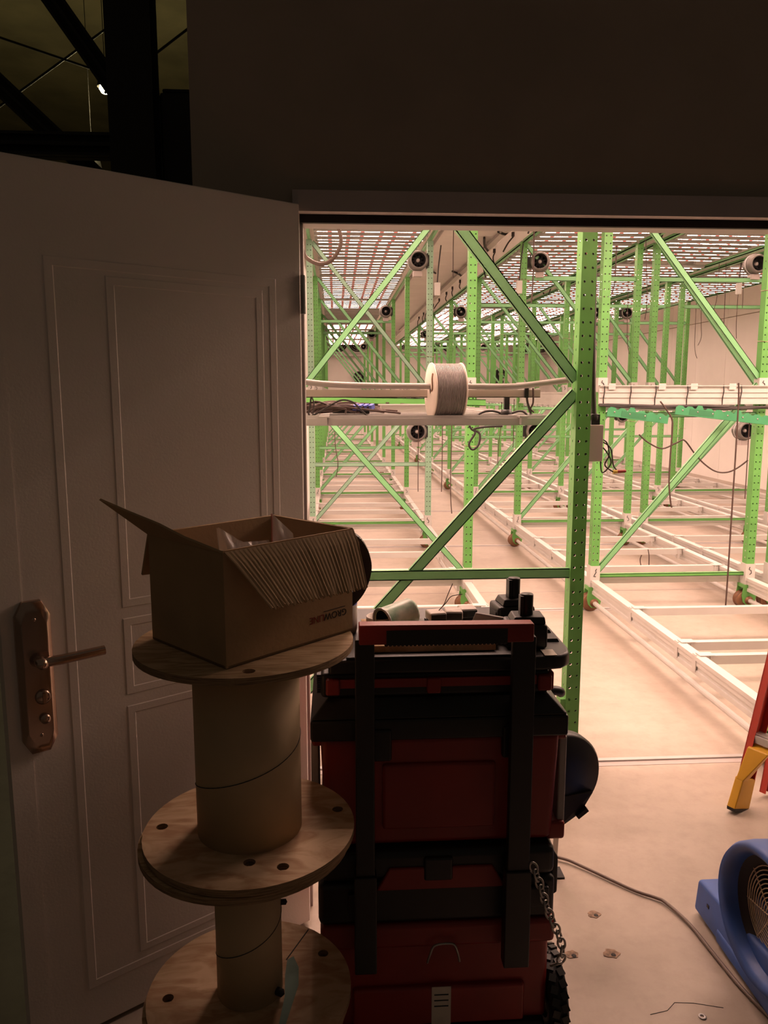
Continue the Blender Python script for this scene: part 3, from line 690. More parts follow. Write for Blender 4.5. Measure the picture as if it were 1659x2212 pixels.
WLAB = ['long dark wire dangling in front of the second row\'s round fan', 'long brown cord hanging from the white end beam down to the base bars',
        'bent brown cord hanging left of the green diagonal of the second row', 'thin wire hanging just left of the right post of the second row',
        'sagging brown cable swung between posts at the right', 'thin wire hanging over the aisle beside the second row, upper piece',
        'short thick wire hanging behind the dark front diagonal',
        'thin wire hanging from the leftmost row beside the round lower fan', 'thin wire hanging over the aisle, left of two long ones',
        'longest thin wire hanging over the aisle near the leftmost row', 'very thin wire dropping from the ceiling over the aisle',
        'short wire with a hooked end under the right-hand lights', 'wavy wire hanging right of the hooked one', 'wavy wire hanging nearest the right wall panels',
        'short straight wire under the right-hand lights', 'thin wire with a curled end before the right wall', 'long wavy wire beside the curled one before the right wall',
        'wire hanging between the third row\'s posts', 'drooping loop of cable under the second row\'s top lights', 'short wire end on a base bar, left of a pair',
        'short wire end on a base bar, right of a pair', 'wire running down beside the second row\'s right upright', 'thin wire hanging under the third row\'s middle lights', 'thin wire hanging inside the leftmost row']
for (k, pts), lab in zip(WIRES, WLAB):
    mb = MB(); mb.tube(spline(pts, 5), {'up': .006, 'cord': .0055, 'cat': .0058, 'w': .004}[k], 6)
    tag(mb.build('hanging_wire', M['wire']), lab, 'wire', 'hanging wires')
# short black plugs and leads along the high beams
q = random.Random(3); LEADS = []
for k in range(1, 6):
    for key in 'BC':
        x = RK[key][0] - .02
        for s in range(3):
            yy = FY(k) + (.25 + .75 * s) + q.uniform(0, .5); zz0 = 3.19; dx = q.uniform(-.10, .04)
            mb = MB(); mb.tube(spline([(x, yy, zz0), (x - .02 + dx * .3, yy + .02, zz0 - .06), (x + dx, yy + q.uniform(-.05, .05), zz0 - q.uniform(.1, .2))], 4), .008, 6)
            mb.tube([(x, yy, zz0), (x, yy, zz0 + .045)], .02, 6)
            tag(mb.build('power_lead', M['cable']), 'short power lead on the high beam of the %s, %s from the doorway' % (rowname[key], ORD[3 * (k - 1) + s]), 'lead', 'power leads on the high beams')
for i, pts in enumerate([[(2.049, 10.02, 3.57), (2.16, 10.13, 3.56), (2.246, 10.07, 3.57)], [(1.96, 10.47, 3.58), (2.038, 10.85, 3.55), (2.182, 11.295, 3.55), (2.38, 11.81, 3.57)],
                         [(1.40, 12.32, 3.58), (1.522, 12.9, 3.56), (1.708, 13.48, 3.57)], [(1.965, 13.31, 3.58), (2.097, 13.46, 3.56), (2.26, 13.98, 3.57)]]):
    mb = MB(); mb.tube(spline(pts, 5), .016, 6)
    tag(mb.build('ceiling_lead', M['cable']), ['short nearly level dark lead on the ceiling above the aisle', 'longer slanting dark lead on the ceiling above the aisle', 'dark lead on the ceiling beside the leftmost row', 'farthest dark lead on the ceiling above the aisle'][i], 'lead')

# ------------------------------------------------------------------ things on the front of the leftmost row
# drum of cable threaded on the sagging white pipe
YP = 3.22
pipe = [(-.20, YP, 1.646), (-.06, YP, 1.628), (.109, YP, 1.620), (.374, YP, 1.617), (.527, YP, 1.617), (.719, YP, 1.616), (.835, YP, 1.627), (.985, YP, 1.646)]
mb = MB(); mb.tube(spline(pipe, 6), .0125, 12); tag(mb.build('white_pipe', mat('grey_pipe', (.30, .27, .25), .3, noise=.1, scale=9)), 'sagging grey-white pipe carrying the cable drum across the leftmost row', 'pipe')
mb = MB(); mb.box(-.225, .862, YP + .05, YP + .056, 1.571, 1.603); mb.box(-.225, .862, YP + .05, YP + .075, 1.571, 1.574)
tag(mb.build('white_batten', mat('dull_white_batten', (.48, .41, .35), .5, noise=.08, scale=5)), 'flat white batten just below and behind the white pipe', 'batten')
t = thing('cable_drum', 'drum of grey cable with pale flanges hanging on the white pipe', 'cable drum', (.455, YP, 1.617), rot=(0, 0, radians(6))); t.scale = (.86, 1, 1)
for name, x in (('flange', -.075), ('flange', .068)):
    mb = MB(); mb.lathe((x, 0, -.018), (1, 0, 0), [(.012, 0), (.113, 0), (.114, .003), (.113, .006), (.012, .006)], 36); mb.build(name, M['reelw'], t)
mb = MB(); mb.lathe((-.07, 0, -.018), (1, 0, 0), [(.085, 0), (.085, .138)], 28); mb.build('core', M['reelw'], t)
mb = MB()
for i in range(18):
    x = -.062 + i * .0074; ring_ = [(x + .001 * sin(3 * a), .107 * cos(a), -.018 + .107 * sin(a)) for a in [2 * pi * j / 30 for j in range(30)]]
    mb.tube(ring_, .0037, 6, True)
mb.build('cable_winding', M['galv'], t)
mb = MB(); mb.tube(spline([(-.078, -.05, .05), (-.082, -.055, .03), (-.078, -.045, -.01), (-.08, -.03, -.02)], 4), .0035, 6); mb.build('cable_end', M['rust'], t)
t = thing('pipe_hook', 'small black hook hanging from the white batten near the dark diagonal', 'hook', (.80, YP + .04, 1.58))
mb = MB(); mb.tube(spline([(0, 0, .03), (.004, 0, -.02), (.016, 0, -.06), (.022, 0, -.075), (.02, -.01, -.085)], 4), .005, 6); mb.build('stem', M['cable'], t)
mb = MB(); mb.box(-.008, .008, -.008, .008, -.01, .04); mb.build('clip', M['black'], t)
mb = MB(); mb.tube(spline([(.028, 0, .03), (.03, 0, -.03), (.02, 0, -.055), (.035, 0, -.07)], 4), .004, 6); mb.build('wire_loop', M['wire'], t)
t = thing('plug_drop', 'black plug and doubled leads hanging in the gap right of the cable drum', 'plug', (.735, YP + .12, 1.52))
mb = MB(); mb.box(-.011, .011, -.01, .01, 0, .07); mb.lathe((0, 0, 0), (0, 0, -1), [(.0005, 0), (.022, 0), (.026, .02), (.018, .045), (.010, .055), (.0005, .055)], 12); mb.build('plug', M['black'], t)
mb = MB(); mb.tube(spline([(0, 0, -.03), (-.04, .01, -.01), (-.09, 0, -.008), (-.125, -.01, -.025), (-.10, -.02, -.04)], 5), .005, 6)
mb.tube(spline([(0, 0, -.035), (.03, .01, -.015), (.07, 0, -.008), (.10, -.01, -.035)], 5), .005, 6); mb.build('lead', M['cable'], t)
t = thing('strip_plugs', 'black socket strip with blue plugs lying on the front light at the left', 'power strip', (.06, 3.33, 1.5))
mb = MB(); mb.bar((-.07, .0, .022), (.085, .02, .018), .05, .032); mb.build('strip_body', M['black'], t, bevel=.004)
for i in range(4):
    mb = MB(); mb.bar((.02 + .022 * i, -.035, .028), (.035 + .022 * i, -.005, .036), .016, .020); mb.build('blue_plug', M['bluelight'], t)
mb = MB()
qq = random.Random(8)
for i in range(7): mb.tube(spline([(-.23, -.02 + .03 * i / 7, .01 + .02 * qq.random()), (-.14, -.03 + .02 * qq.random(), .02 + .035 * qq.random()), (-.05, -.035, .02 + .02 * qq.random()), (.02 + .011 * i, -.03, .03)], 5), .0045, 6)
mb.build('leads', M['wire'], t)
mb = MB(); qq = random.Random(12)
for i in range(26):
    y_ = 3.28 + .9 * qq.random() ** 1.5; x_ = -.16 + .10 * qq.random()
    mb.tube(spline([(x_, y_, 1.508), (x_ + .08, y_ + qq.uniform(-.06, .06), 1.515 + .03 * qq.random()), (x_ + .17, y_ + qq.uniform(-.08, .08), 1.512 + .035 * qq.random()), (x_ + .27 * qq.random() + .12, y_ + qq.uniform(-.08, .08), 1.508)], 5), .0045, 5)
tag(mb.build('loose_cabling', M['wire']), 'tangle of dark cables beside the socket strip on the front light', 'cables', kind='stuff')
mb = MB(); mb.tube(spline([(-.10, 3.22, 1.494), (-.06, 3.22, 1.515), (.0, 3.22, 1.550), (.035, 3.22, 1.562), (.075, 3.22, 1.552), (.105, 3.22, 1.523), (.14, 3.22, 1.49)], 5), .0042, 6)
tag(mb.build('arched_cable', M['cable']), 'thin cable arching up above the socket strip', 'cable')
mb = MB(); mb.tube(spline([(-.095, 3.2, 1.575), (-.10, 3.2, 1.54), (-.106, 3.2, 1.51), (-.10, 3.2, 1.495)], 5), .004, 6); mb.tube(spline([(-.093, 3.2, 1.575), (-.084, 3.2, 1.55), (-.087, 3.2, 1.52), (-.09, 3.2, 1.495)], 5), .003, 6)
tag(mb.build('tied_cable', M['cable']), 'dark doubled cable hanging beside the left door jamb', 'cable')
mb = MB(); mb.tube(spline([(.46, 3.25, 1.455), (.47, 3.25, 1.44), (.485, 3.25, 1.425), (.46, 3.25, 1.38), (.475, 3.25, 1.355), (.50, 3.25, 1.375), (.505, 3.25, 1.42), (.48, 3.25, 1.44), (.53, 3.25, 1.45), (.60, 3.25, 1.452)], 5), .005, 6)
cl = mb.build('coiled_lead', M['cable']); cl.location = (.10, 0, .0); tag(cl, 'coiled dark lead hanging under the front light right of the drum', 'cable')
# brown hose loop by the jamb
mb = MB(); mb.tube(spline([(-.12, 2.318, 2.25), (-.11, 2.5, 2.14), (-.105, 2.58, 2.07), (-.095, 2.6, 2.034), (-.08, 2.6, 2.013), (-.043, 2.6, 1.998), (-.006, 2.6, 2.011), (.021, 2.6, 2.05), (.024, 2.6, 2.085), (.012, 2.6, 2.12), (-.01, 2.6, 2.16), (.0, 2.5, 2.24), (.0, 2.318, 2.30)], 6), .0065, 10)
tag(mb.build('cable_loop', M['cableb']), 'brown cable loop hanging at the top left of the doorway', 'cable')
# grey box with conduit beside the front post
t = thing('control_box', 'grey electrical box on a black conduit beside the front green post', 'electrical box', (1.042, 3.10, 1.39))
mb = MB(); mb.box(-.029, .029, -.03, .03, -.072, .074); mb.build('casing', M['grey'], t, bevel=.003)
mb = MB(); mb.box(-.018, .016, -.018, .018, .074, .115); mb.lathe((-.002, 0, .09), (0, 0, 1), [(.019, 0), (.021, .004), (.021, .02), (.015, .028)], 12); mb.build('gland', M['black'], t)
mb = MB(); mb.tube([(-.004, 0, .11), (-.012, .0, .22), (-.020, .0, .40), (-.026, .0, .70)], .0105, 10); mb.build('conduit', M['cable'], t)
mb = MB()
for pts in ([(.025, 0, .02), (.055, 0, .0), (.065, 0, -.05), (.05, 0, -.09), (.09, 0, -.12)], [(.025, 0, -.01), (.05, 0, -.03), (.075, 0, -.08), (.04, 0, -.12), (.03, 0, -.06)], [(.025, 0, .01), (.07, 0, -.02), (.085, 0, -.09), (.11, .0, -.118)]): mb.tube(spline(pts, 5), .003, 6)
mb.build('wiring', M['cable'], t)
mb = MB(); mb.cyl((.085, 0, -.118), (.102, 0, -.116), .008, 10); mb.build('amber_plug', M['orange'], t)
mb = MB(); mb.cyl((.102, 0, -.116), (.137, 0, -.114), .008, 10, 0, .006); mb.build('red_cap', M['red'], t)
mb = MB(); mb.box(-.045, -.029, -.012, .012, -.06, .06); mb.box(-.05, -.03, -.03, .03, -.05, -.10); mb.build('mounting_plate', M['black'], t)

# ------------------------------------------------------------------ stacked cable spools, left foreground
def disc_mesh(mb, c, r, th, holes=(), n=56, hr=.0115, m_top=0, m_edge=1):
    """plywood disc with real bolt holes; c is the centre of its upper face"""
    bm = bmesh.new(); edges = []
    def loop(cx, cy, rad, k):
        vs = [bm.verts.new((cx + rad * cos(2 * pi * i / k), cy + rad * sin(2 * pi * i / k), 0)) for i in range(k)]
        for i in range(k): edges.append(bm.edges.new((vs[i], vs[(i + 1) % k])))
    loop(0, 0, r, n)
    for hx, hy in holes: loop(hx, hy, hr, 14)
    bmesh.ops.triangle_fill(bm, use_beauty=True, use_dissolve=False, edges=edges)
    bm.verts.index_update(); vs = [v.co.copy() for v in bm.verts]; fs = [[v.index for v in f.verts] for f in bm.faces]; bm.free()
    c = V(c); nv = len(vs)
    mb.add([c + v for v in vs], fs, m_top); mb.add([c + v - V((0, 0, th)) for v in vs], [tuple(reversed(f)) for f in fs], m_top)
    o = 0
    for k in [n] + [14] * len(holes):
        ring_ = [vs[o + i] for i in range(k)]
        mb.add([c + v for v in ring_] + [c + v - V((0, 0, th)) for v in ring_], [(i, (i + 1) % k, k + (i + 1) % k, k + i) for i in range(k)], m_edge); o += k
SR = .2095
def spool(label, cx, cy, zb, zt, rc, holes_t, holes_b, th=.0135, mat_top='ply', grp='stacked wooden cable spools'):
    t = thing('cable_spool', label, 'spool', (cx, cy, zb), grp)
    mb = MB(); disc_mesh(mb, (0, 0, zt - zb), SR, th, holes_t); mb.build('upper_flange', [M[mat_top], M['plyedge']], t)
    mb = MB(); disc_mesh(mb, (0, 0, th), SR, th, holes_b); mb.build('lower_flange', [M['ply2'], M['plyedge']], t)
    z0, z1 = th, zt - zb - th
    mb = MB(); mb.lathe((0, 0, z0), (0, 0, 1), [(rc - .006, 0), (rc, 0), (rc, z1 - z0), (rc - .006, z1 - z0)], 48); tu = mb.build('core_tube', M['tube'], t)
    mb = MB()
    for s0 in (.0, .52):
        pts = []
        for i in range(40):
            a = -pi * 1.15 + i / 39 * pi * 1.4; zz_ = z0 + (z1 - z0) * (.22 + s0 * .2) + (z1 - z0) * .36 * (i / 39)
            if s0 == 0: pts.append(((rc + .0002) * cos(a), (rc + .0002) * sin(a), min(zz_, z1)))
        if pts: mb.tube(pts, .0009, 4)
    mb.build('seam', M['ink'], tu)
    return t
h5 = lambda n, r, a0: [(r * cos(a0 + 2 * pi * i / n), r * sin(a0 + 2 * pi * i / n)) for i in range(n)]
TOPZ, MIDZ, LOWZ = 1.118, .730, .366
s1 = spool('upper wooden spool with a thick grey tube, cardboard box on its top', -.178, 1.475, MIDZ - .0135, TOPZ, .1035, [(.026, -.176), (-.10, .14)], [(-.176, .005), (.176, .05), (.012, -.128), (.075, -.145), (-.05, .17)])
s2 = spool('middle wooden spool with a thin grey tube between its flanges', -.187, 1.475, LOWZ - .0135, MIDZ - .017, .067, [(-.176, .005), (.176, .05), (.012, -.128), (.075, -.145)], [(-.165, -.02), (.15, .09), (.03, -.17)])
s3 = spool('lowest wooden spool standing on the floor beneath the other two', -.194, 1.470, .0, LOWZ - .017, .09, [(-.165, -.02), (.15, .09)], [])
# greenish paint stain and crack on the lower flange, bolts through the thin core
mb = MB()
st = [(.088, -.06), (.10, .0), (.098, .05), (.085, .085), (.072, .075), (.070, .03), (.073, -.03), (.066, -.10), (.078, -.11)]
mb.prism(st, (0, 0, .01355), (1, 0, 0), (0, 1, 0), .0003); mb.build('paint_stain', M['stain'], s2)
mb = MB(); mb.bar((.070, .075, .0136), (.115, .170, .0136), .0022, .0012); mb.build('crack', M['ink'], s2)
mb = MB(); mb.lathe((.074, .0, .205), (1, 0, 0), [(.0005, .006), (.006, .003), (.006, -.012)], 10); mb.lathe((.06, -.035, .03), (.8, -.5, 0), [(.0005, .016), (.008, .010), (.008, -.012)], 10); mb.build('bolt', M['rubber'], s2)

# ------------------------------------------------------------------ open cardboard box
P0, P1, P2, P3 = V((-.357, 1.487, 0)), V((-.191, 1.308, 0)), V((.0316, 1.520, 0)), V((-.134, 1.699, 0))
BZ0, BZ1 = TOPZ + .0015, 1.327
bx = thing('cardboard_box', 'open cardboard box with torn flaps standing on the wooden spool', 'box', (P0 + P2) / 2 + V((0, 0, BZ0)))
ORG = tuple(bx.location)
def wall_panel_mb(a, c, z0, z1, th=.004, m=0):
    mb = MB(); d = (c - a).normalized(); nrm = V((0, 0, 1)).cross(d) * th
    B = [a, c, c + nrm, a + nrm]
    mb.hexa([p + V((0, 0, z0)) for p in B], [p + V((0, 0, z1)) for p in B], m); return mb
up = V((0, 0, 1))
for a, c in ((P0, P1), (P1, P2), (P2, P3), (P3, P0)): wall_panel_mb(a, c, BZ0, BZ1).build('side', M['card'], bx, org=ORG)
mb = MB(); mb.hexa([p + up * BZ0 for p in (P0, P1, P2, P3)], [p + up * (BZ0 + .004) for p in (P0, P1, P2, P3)]); mb.build('bottom', M['cardin'], bx, org=ORG)
# the ribbed flap folded outward over the right front side
d = (P2 - P1).normalized(); outw = V((.690, -.724, 0)); L = (P2 - P1).length
mb = MB(); nx, ny = 150, 5; vs = []; qf = random.Random(4)
fade = [qf.uniform(.15, 1) for _ in range(nx + 1)]
for j in range(ny + 1):
    t_ = j / ny
    for i in range(nx + 1):
        s_ = i / nx
        rib = .0012 * fade[i] * sin(i * 1.35) * min(1, t_ * 3 + .15)
        jag = (.0035 * sin(i * .9) * sin(i * .23) if j == ny else 0)
        slant = (.056 * (1 - s_) - .014 * s_) * t_
        p = P1 + d * (L * (-.0 + s_ * 1.0) + slant ) + outw * (.003 + .052 * t_ ** .8 + rib) + up * (BZ1 - .002 - (.106 - .006 * (1 - s_)) * t_ + jag)
        vs.append(p)
mb.add(vs, [(j * (nx + 1) + i, j * (nx + 1) + i + 1, (j + 1) * (nx + 1) + i + 1, (j + 1) * (nx + 1) + i) for j in range(ny) for i in range(nx)])
fl = mb.build('ribbed_flap', M['card'], bx, org=ORG, fix=False)
so = fl.modifiers.new('thick', 'SOLIDIFY'); so.thickness = .0035; so.offset = 0
tag(fl, 'ribbed flap with bare corrugations')
def flap(pts, name):
    mb = MB(); n = len(pts); mb.add(pts, [tuple(range(n))]); f = mb.build(name, M['card'], bx, org=ORG, fix=False)
    so = f.modifiers.new('thick', 'SOLIDIFY'); so.thickness = .004; so.offset = 0; return f
e1 = (P1 - P0).normalized(); o1 = V((-.733, -.680, 0))
A = P0 + up * BZ1; B = P1 + up * (BZ1 - .002)
flap([A, A + o1 * .092 + up * .075, A + e1 * .035 + o1 * .048 + up * .048, A + e1 * .075 + o1 * .020 + up * .030, A + e1 * .14 + o1 * .008 + up * .012, B], 'torn_flap')
e2 = (P3 - P0).normalized(); o2 = V((-.690, .724, 0))
flap([A, A + o2 * .030 - up * .085, A + e2 * .16 + o2 * .05 - up * .10, P3 + up * BZ1], 'hanging_flap')
e3 = (P3 - P2).normalized(); o3 = V((.733, .680, 0)); Cc = P2 + up * BZ1
flap([Cc, Cc + o3 * .014 - up * .03 - e3 * .004, Cc + o3 * .026 - up * .085, Cc + e3 * .16 + o3 * .03 - up * .09, P3 + up * BZ1], 'hanging_flap')
# printed words, upside down on the right front side
def text_mesh(s, size, name):
    c = bpy.data.curves.new(name, 'FONT'); c.body = s; c.size = size; c.extrude = .0002; c.align_x = 'LEFT'
    o = bpy.data.objects.new(name, c); COL.objects.link(o); bpy.context.view_layer.update()
    me = bpy.data.meshes.new_from_object(o.evaluated_get(bpy.context.evaluated_depsgraph_get())); bpy.data.objects.remove(o); return me
def place_text(s, size, at_, ux, uy, m, parent, name, org):
    me = text_mesh(s, size, name); ux = V(ux); uy = V(uy); nz = ux.cross(uy)
    for v in me.vertices: v.co = V(at_) + ux * v.co.x + uy * v.co.y + nz * v.co.z - V(org)
    me.materials.clear(); me.materials.append(M[m]); return inst(name, me, parent)
base = P1 + d * (L * .945) + outw * .0006
place_text('GROW', .019, base + up * (BZ0 + .049), -d, -up, 'ink', bx, 'printed_word', ORG)
place_text('LINE', .019, base - d * .060 + up * (BZ0 + .049), -d, -up, 'inkred', bx, 'printed_word', ORG)
mb = MB(); mb.bar(base - d * .004 + up * (BZ0 + .054), base - d * .062 + up * (BZ0 + .054), .0003, .0012); mb.build('printed_line', M['ink'], bx, org=ORG)
# things inside the box
def bag(label, pts, seal, grp='clear bags in the box'):
    c = sum((V(p) for p in pts), V()) / len(pts); t = thing('plastic_bag', label, 'bag', c, grp)
    mb = MB(); vs = []; k = 14; q = random.Random(len(label)); ux = V(pts[1]) - V(pts[0]); uy = V(pts[3]) - V(pts[0]); nn = ux.cross(uy).normalized()
    for sgn in (1, -1):
        o = len(mb.v)
        for j in range(k + 1):
            for i in range(k + 1):
                s_, t_ = i / k, j / k
                p = (V(pts[0]) * (1 - s_) + V(pts[1]) * s_) * (1 - t_) + (V(pts[3]) * (1 - s_) + V(pts[2]) * s_) * t_
                puff = .014 * sin(pi * s_) * sin(pi * t_) * sgn + .006 * sin(7 * s_ + 3 * t_ + sgn) * sin(5 * t_ + q.random() * .2)
                vs.append(p + nn * puff - c)
        mb.add(vs, [(j * (k + 1) + i, j * (k + 1) + i + 1, (j + 1) * (k + 1) + i + 1, (j + 1) * (k + 1) + i) for j in range(k) for i in range(k)], 0, True); vs = []
    mb.build('film', M['clear'], t, fix=False)
    if seal:
        mb = MB(); mb.bar(V(seal[0]) - c, V(seal[1]) - c, .0015, .007, nn); mb.build('seal_strip', M['bagred'], t)
zi = 1.2
bag('crumpled clear bag standing in the box, left of the red-sealed ones', [(-.215, 1.47, 1.20), (-.155, 1.50, 1.20), (-.175, 1.51, 1.30), (-.228, 1.50, 1.335)], None)
bag('clear bag with a folded bright edge at the middle of the box', [(-.185, 1.46, 1.20), (-.10, 1.52, 1.20), (-.135, 1.52, 1.305), (-.185, 1.50, 1.305)], None)
bag('clear bag with a pale red seal standing upright in the box', [(-.128, 1.56, 1.22), (-.075, 1.57, 1.22), (-.088, 1.57, 1.31), (-.128, 1.56, 1.352)], [(-.1285, 1.555, 1.22), (-.1285, 1.556, 1.352)])
bag('flat clear bag with a thin red line, lying near the front of the box', [(-.19, 1.36, 1.293), (-.12, 1.41, 1.297), (-.15, 1.45, 1.302), (-.205, 1.39, 1.300)], [(-.178, 1.365, 1.301), (-.150, 1.44, 1.306)])
mb = MB(); mb.box(-.19, -.06, 1.44, 1.56, BZ0 + .004, 1.19); tag(mb.build('packing_parts', M['cardin'], bevel=.01), 'brown inner carton at the bottom of the open box', 'carton')

# ------------------------------------------------------------------ toolbox stack, near face at TY
TY = 1.650; TB = 2.08
def rbox(x0, x1, y0, y1, z0, z1, name, m, parent, bev=.012, org=(0, 0, 0)):
    mb = MB(); mb.box(x0, x1, y0, y1, z0, z1); return mb.build(name, M[m], parent, org=org, bevel=bev, seg=3)
# rolling box at the bottom
o_ = (.235, 1.85, 0)
t1_ = thing('rolling_toolbox', 'red rolling toolbox at the bottom of the stack with a tall pull handle', 'toolbox', o_)
rbox(-.035, .500, TY + .01, TB, .085, .330, 'body', 'red', t1_, .02, o_); rbox(-.045, .510, TY, TB + .01, .300, .362, 'rim', 'red', t1_, .012, o_)
rbox(.03, .44, TY - .004, TY + .03, .10, .20, 'front_panel', 'red', t1_, .008, o_)
rbox(-.02, .49, TY - .012, TY + .04, .05, .10, 'axle_housing', 'black', t1_, .01, o_)
mb = MB(); mb.box(.216, .262, TY - .0055, TY - .0045, .10, .202); mb.build('paper_label', M['paper'], t1_, org=o_)
mb = MB()
for z in (.150, .165, .18): mb.box(.222, .256, TY - .0062, TY - .0055, z, z + .003)
mb.build('label_print', M['ink'], t1_, org=o_)
mb = MB(); mb.tube(spline([(.205, TY - .006, .268), (.210, TY - .014, .295), (.222, TY - .014, .318), (.262, TY - .014, .320), (.274, TY - .014, .300), (.281, TY - .006, .268)], 5), .0028, 8); mb.build('wire_bail', M['steel'], t1_, org=o_)
for x in (-.062, .523):
    mb = MB(); R = .108; cy = TY + .075
    mb.lathe((x - .022, cy, R), (1, 0, 0), [(.055, .004), (.075, 0), (.096, .0), (.103, .006), (.103, .038), (.096, .044), (.075, .044), (.055, .04)], 40)
    ty = mb.build('tyre', M['rubber'], t1_, org=o_)
    mb = MB()
    for i in range(26):
        a = 2 * pi * i / 26
        for s_, off in ((-1, 0), (1, .5)):
            a2 = a + off * 2 * pi / 26; c_ = V((x + s_ * .0115, cy + .1045 * cos(a2), R + .1045 * sin(a2))); tg = V((s_ * .35, -sin(a2), cos(a2))).normalized(); rad = V((0, cos(a2), sin(a2)))
            mb.bar(c_ - tg * .0085, c_ + tg * .0085, .017, .007, rad)
    mb.build('tread', M['black'], ty, org=o_)
    mb = MB(); mb.lathe((x - .018, cy, R), (1, 0, 0), [(.0005, .0), (.02, 0), (.056, .008), (.056, .028), (.02, .036), (.0005, .036)], 24); mb.build('wheel_hub', M['black'], t1_, org=o_)
HY = 1.612
mb = MB(); mb.hexa([(.0466, HY - .014, 1.060), (.424, HY - .014, 1.060), (.424, HY + .020, 1.060), (.0466, HY + .020, 1.060)], [(.0466, HY - .014, 1.104), (.424, HY - .014, 1.101), (.424, HY + .020, 1.101), (.0466, HY + .020, 1.104)])
mb.build('pull_handle', M['red'], t1_, org=o_, bevel=.003)
mb = MB()
for i in range(30): mb.lathe((.105 + i * .0088, HY + .003, 1.0600), (0, 1, 0), [(.0045, -.015), (.0045, .02)], 8, caps=True)
mb.box(.105, .366, HY - .0150, HY + .0205, 1.059, 1.092); mb.build('ribbed_grip', M['black'], t1_, org=o_)
for x0, x1 in ((.038, .080), (.380, .431)):
    mb = MB(); mb.box(x0, x1, HY - .008, HY + .014, .30, 1.07); mb.box(x0 - .004, x1 + .004, HY - .014, HY + .022, .28, .52); mb.build('handle_leg', M['black'], t1_, org=o_, bevel=.003)
# low black case
o_ = (.235, 1.86, .362)
t2_ = thing('tool_case', 'low black tool case with a red band, resting on the rolling toolbox', 'toolbox', o_)
rbox(-.049, .508, TY + .005, TB, .362, .470, 'body', 'black', t2_, .015, o_); rbox(-.045, .505, TY + .0, TB, .474, .548, 'lid', 'black', t2_, .018, o_)
mb = MB(); mb.hexa([(.085, TY - .006, .455), (.385, TY - .006, .455), (.385, TY + .01, .455), (.085, TY + .01, .455)], [(.115, TY - .006, .510), (.355, TY - .006, .510), (.355, TY + .01, .510), (.115, TY + .01, .510)]); mb.build('red_band', M['red'], t2_, org=o_, bevel=.004)
rbox(.195, .262, TY - .010, TY + .01, .478, .535, 'latch', 'black', t2_, .006, o_)
for x in (.02, .44): rbox(x, x + .05, TY - .008, TY + .01, .40, .45, 'foot_clip', 'black', t2_, .005, o_)
mb = MB(); mb.hexa([(.503, TY + .03, .40), (.520, TY + .03, .41), (.520, TY + .30, .41), (.503, TY + .30, .40)], [(.503, TY + .03, .53), (.520, TY + .03, .50), (.520, TY + .30, .50), (.503, TY + .30, .53)]); mb.build('side_grip', M['black'], t2_, org=o_, bevel=.004)
# large red box with black lid
o_ = (.235, 1.86, .548)
t3_ = thing('large_toolbox', 'large red toolbox with a black lid and tall side handles, in mid stack', 'toolbox', o_)
mb = MB(); mb.hexa([(-.030, TY + .02, .552), (.500, TY + .02, .552), (.500, TB, .552), (-.030, TB, .552)], [(-.040, TY + .01, .826), (.510, TY + .01, .826), (.510, TB, .826), (-.040, TB, .826)]); mb.build('body', M['red'], t3_, org=o_, bevel=.018, seg=3)
mb = MB(); mb.hexa([(-.061, TY - .006, .822), (.522, TY - .006, .822), (.522, TB + .01, .822), (-.061, TB + .01, .822)], [(-.061, TY - .006, .872), (.522, TY - .006, .872), (.522, TB + .01, .872), (-.061, TB + .01, .872)])
mb.hexa([(-.061, TY - .006, .872), (.522, TY - .006, .872), (.522, TB + .01, .872), (-.061, TB + .01, .872)], [(-.020, TY + .03, .914), (.482, TY + .03, .914), (.482, TB - .03, .914), (-.020, TB - .03, .914)]); mb.build('lid', M['black'], t3_, org=o_, bevel=.006)
for x, sg in ((.5, 1), (-.03, -1)):
    xa = x + sg * .024
    for za, zb, e_ in ((.795, .828, .006), (.546, .592, .010)):
        mb = MB(); mb.box(min(x - sg * .012, xa + sg * e_), max(x - sg * .012, xa + sg * e_), TY + .03, TY + .20, za, zb); mb.build('handle_mount', M['red'], t3_, org=o_, bevel=.008)
    mb = MB(); mb.box(xa - .008, xa + .010, TY + .04, TY + .17, .580, .80); mb.build('side_handle', M['grey'], t3_, org=o_, bevel=.004)
rbox(.10, .36, TY + .004, TY + .03, .60, .76, 'front_plate', 'red', t3_, .008, o_)
for x in (.06, .37): rbox(x, x + .06, TY - .012, TY + .01, .775, .85, 'latch', 'black', t3_, .006, o_)
mb = MB(); mb.tube(spline([(.512, TY + .18, .855), (.540, TY + .19, .853), (.560, TY + .20, .846), (.566, TY + .21, .838)], 4), .012, 10); mb.build('lid_handle', M['black'], t3_, org=o_)
# slim organizer
o_ = (.235, 1.86, .914)
t4_ = thing('organizer', 'slim black organizer with red latches, resting on the large toolbox', 'toolbox', o_)
rbox(-.038, .482, TY + .02, TB - .02, .9145, .972, 'body', 'black', t4_, .01, o_)
for x in (-.026, .20, .452): rbox(x, x + .032, TY + .006, TY + .03, .925, .962, 'latch', 'red', t4_, .005, o_)
mb = MB(); mb.box(.005, .45, TY + .012, TY + .022, .940, .960); mb.build('red_trim', M['red'], t4_, org=o_)
rbox(.478, .492, TY + .02, TY + .09, .922, .965, 'side_latch', 'red', t4_, .004, o_)
mb = MB()
for i in range(9): mb.box(-.046, -.036, TY + .03, TY + .12, .924 + i * .005, .927 + i * .005)
mb.build('ribs', M['black'], t4_, org=o_)
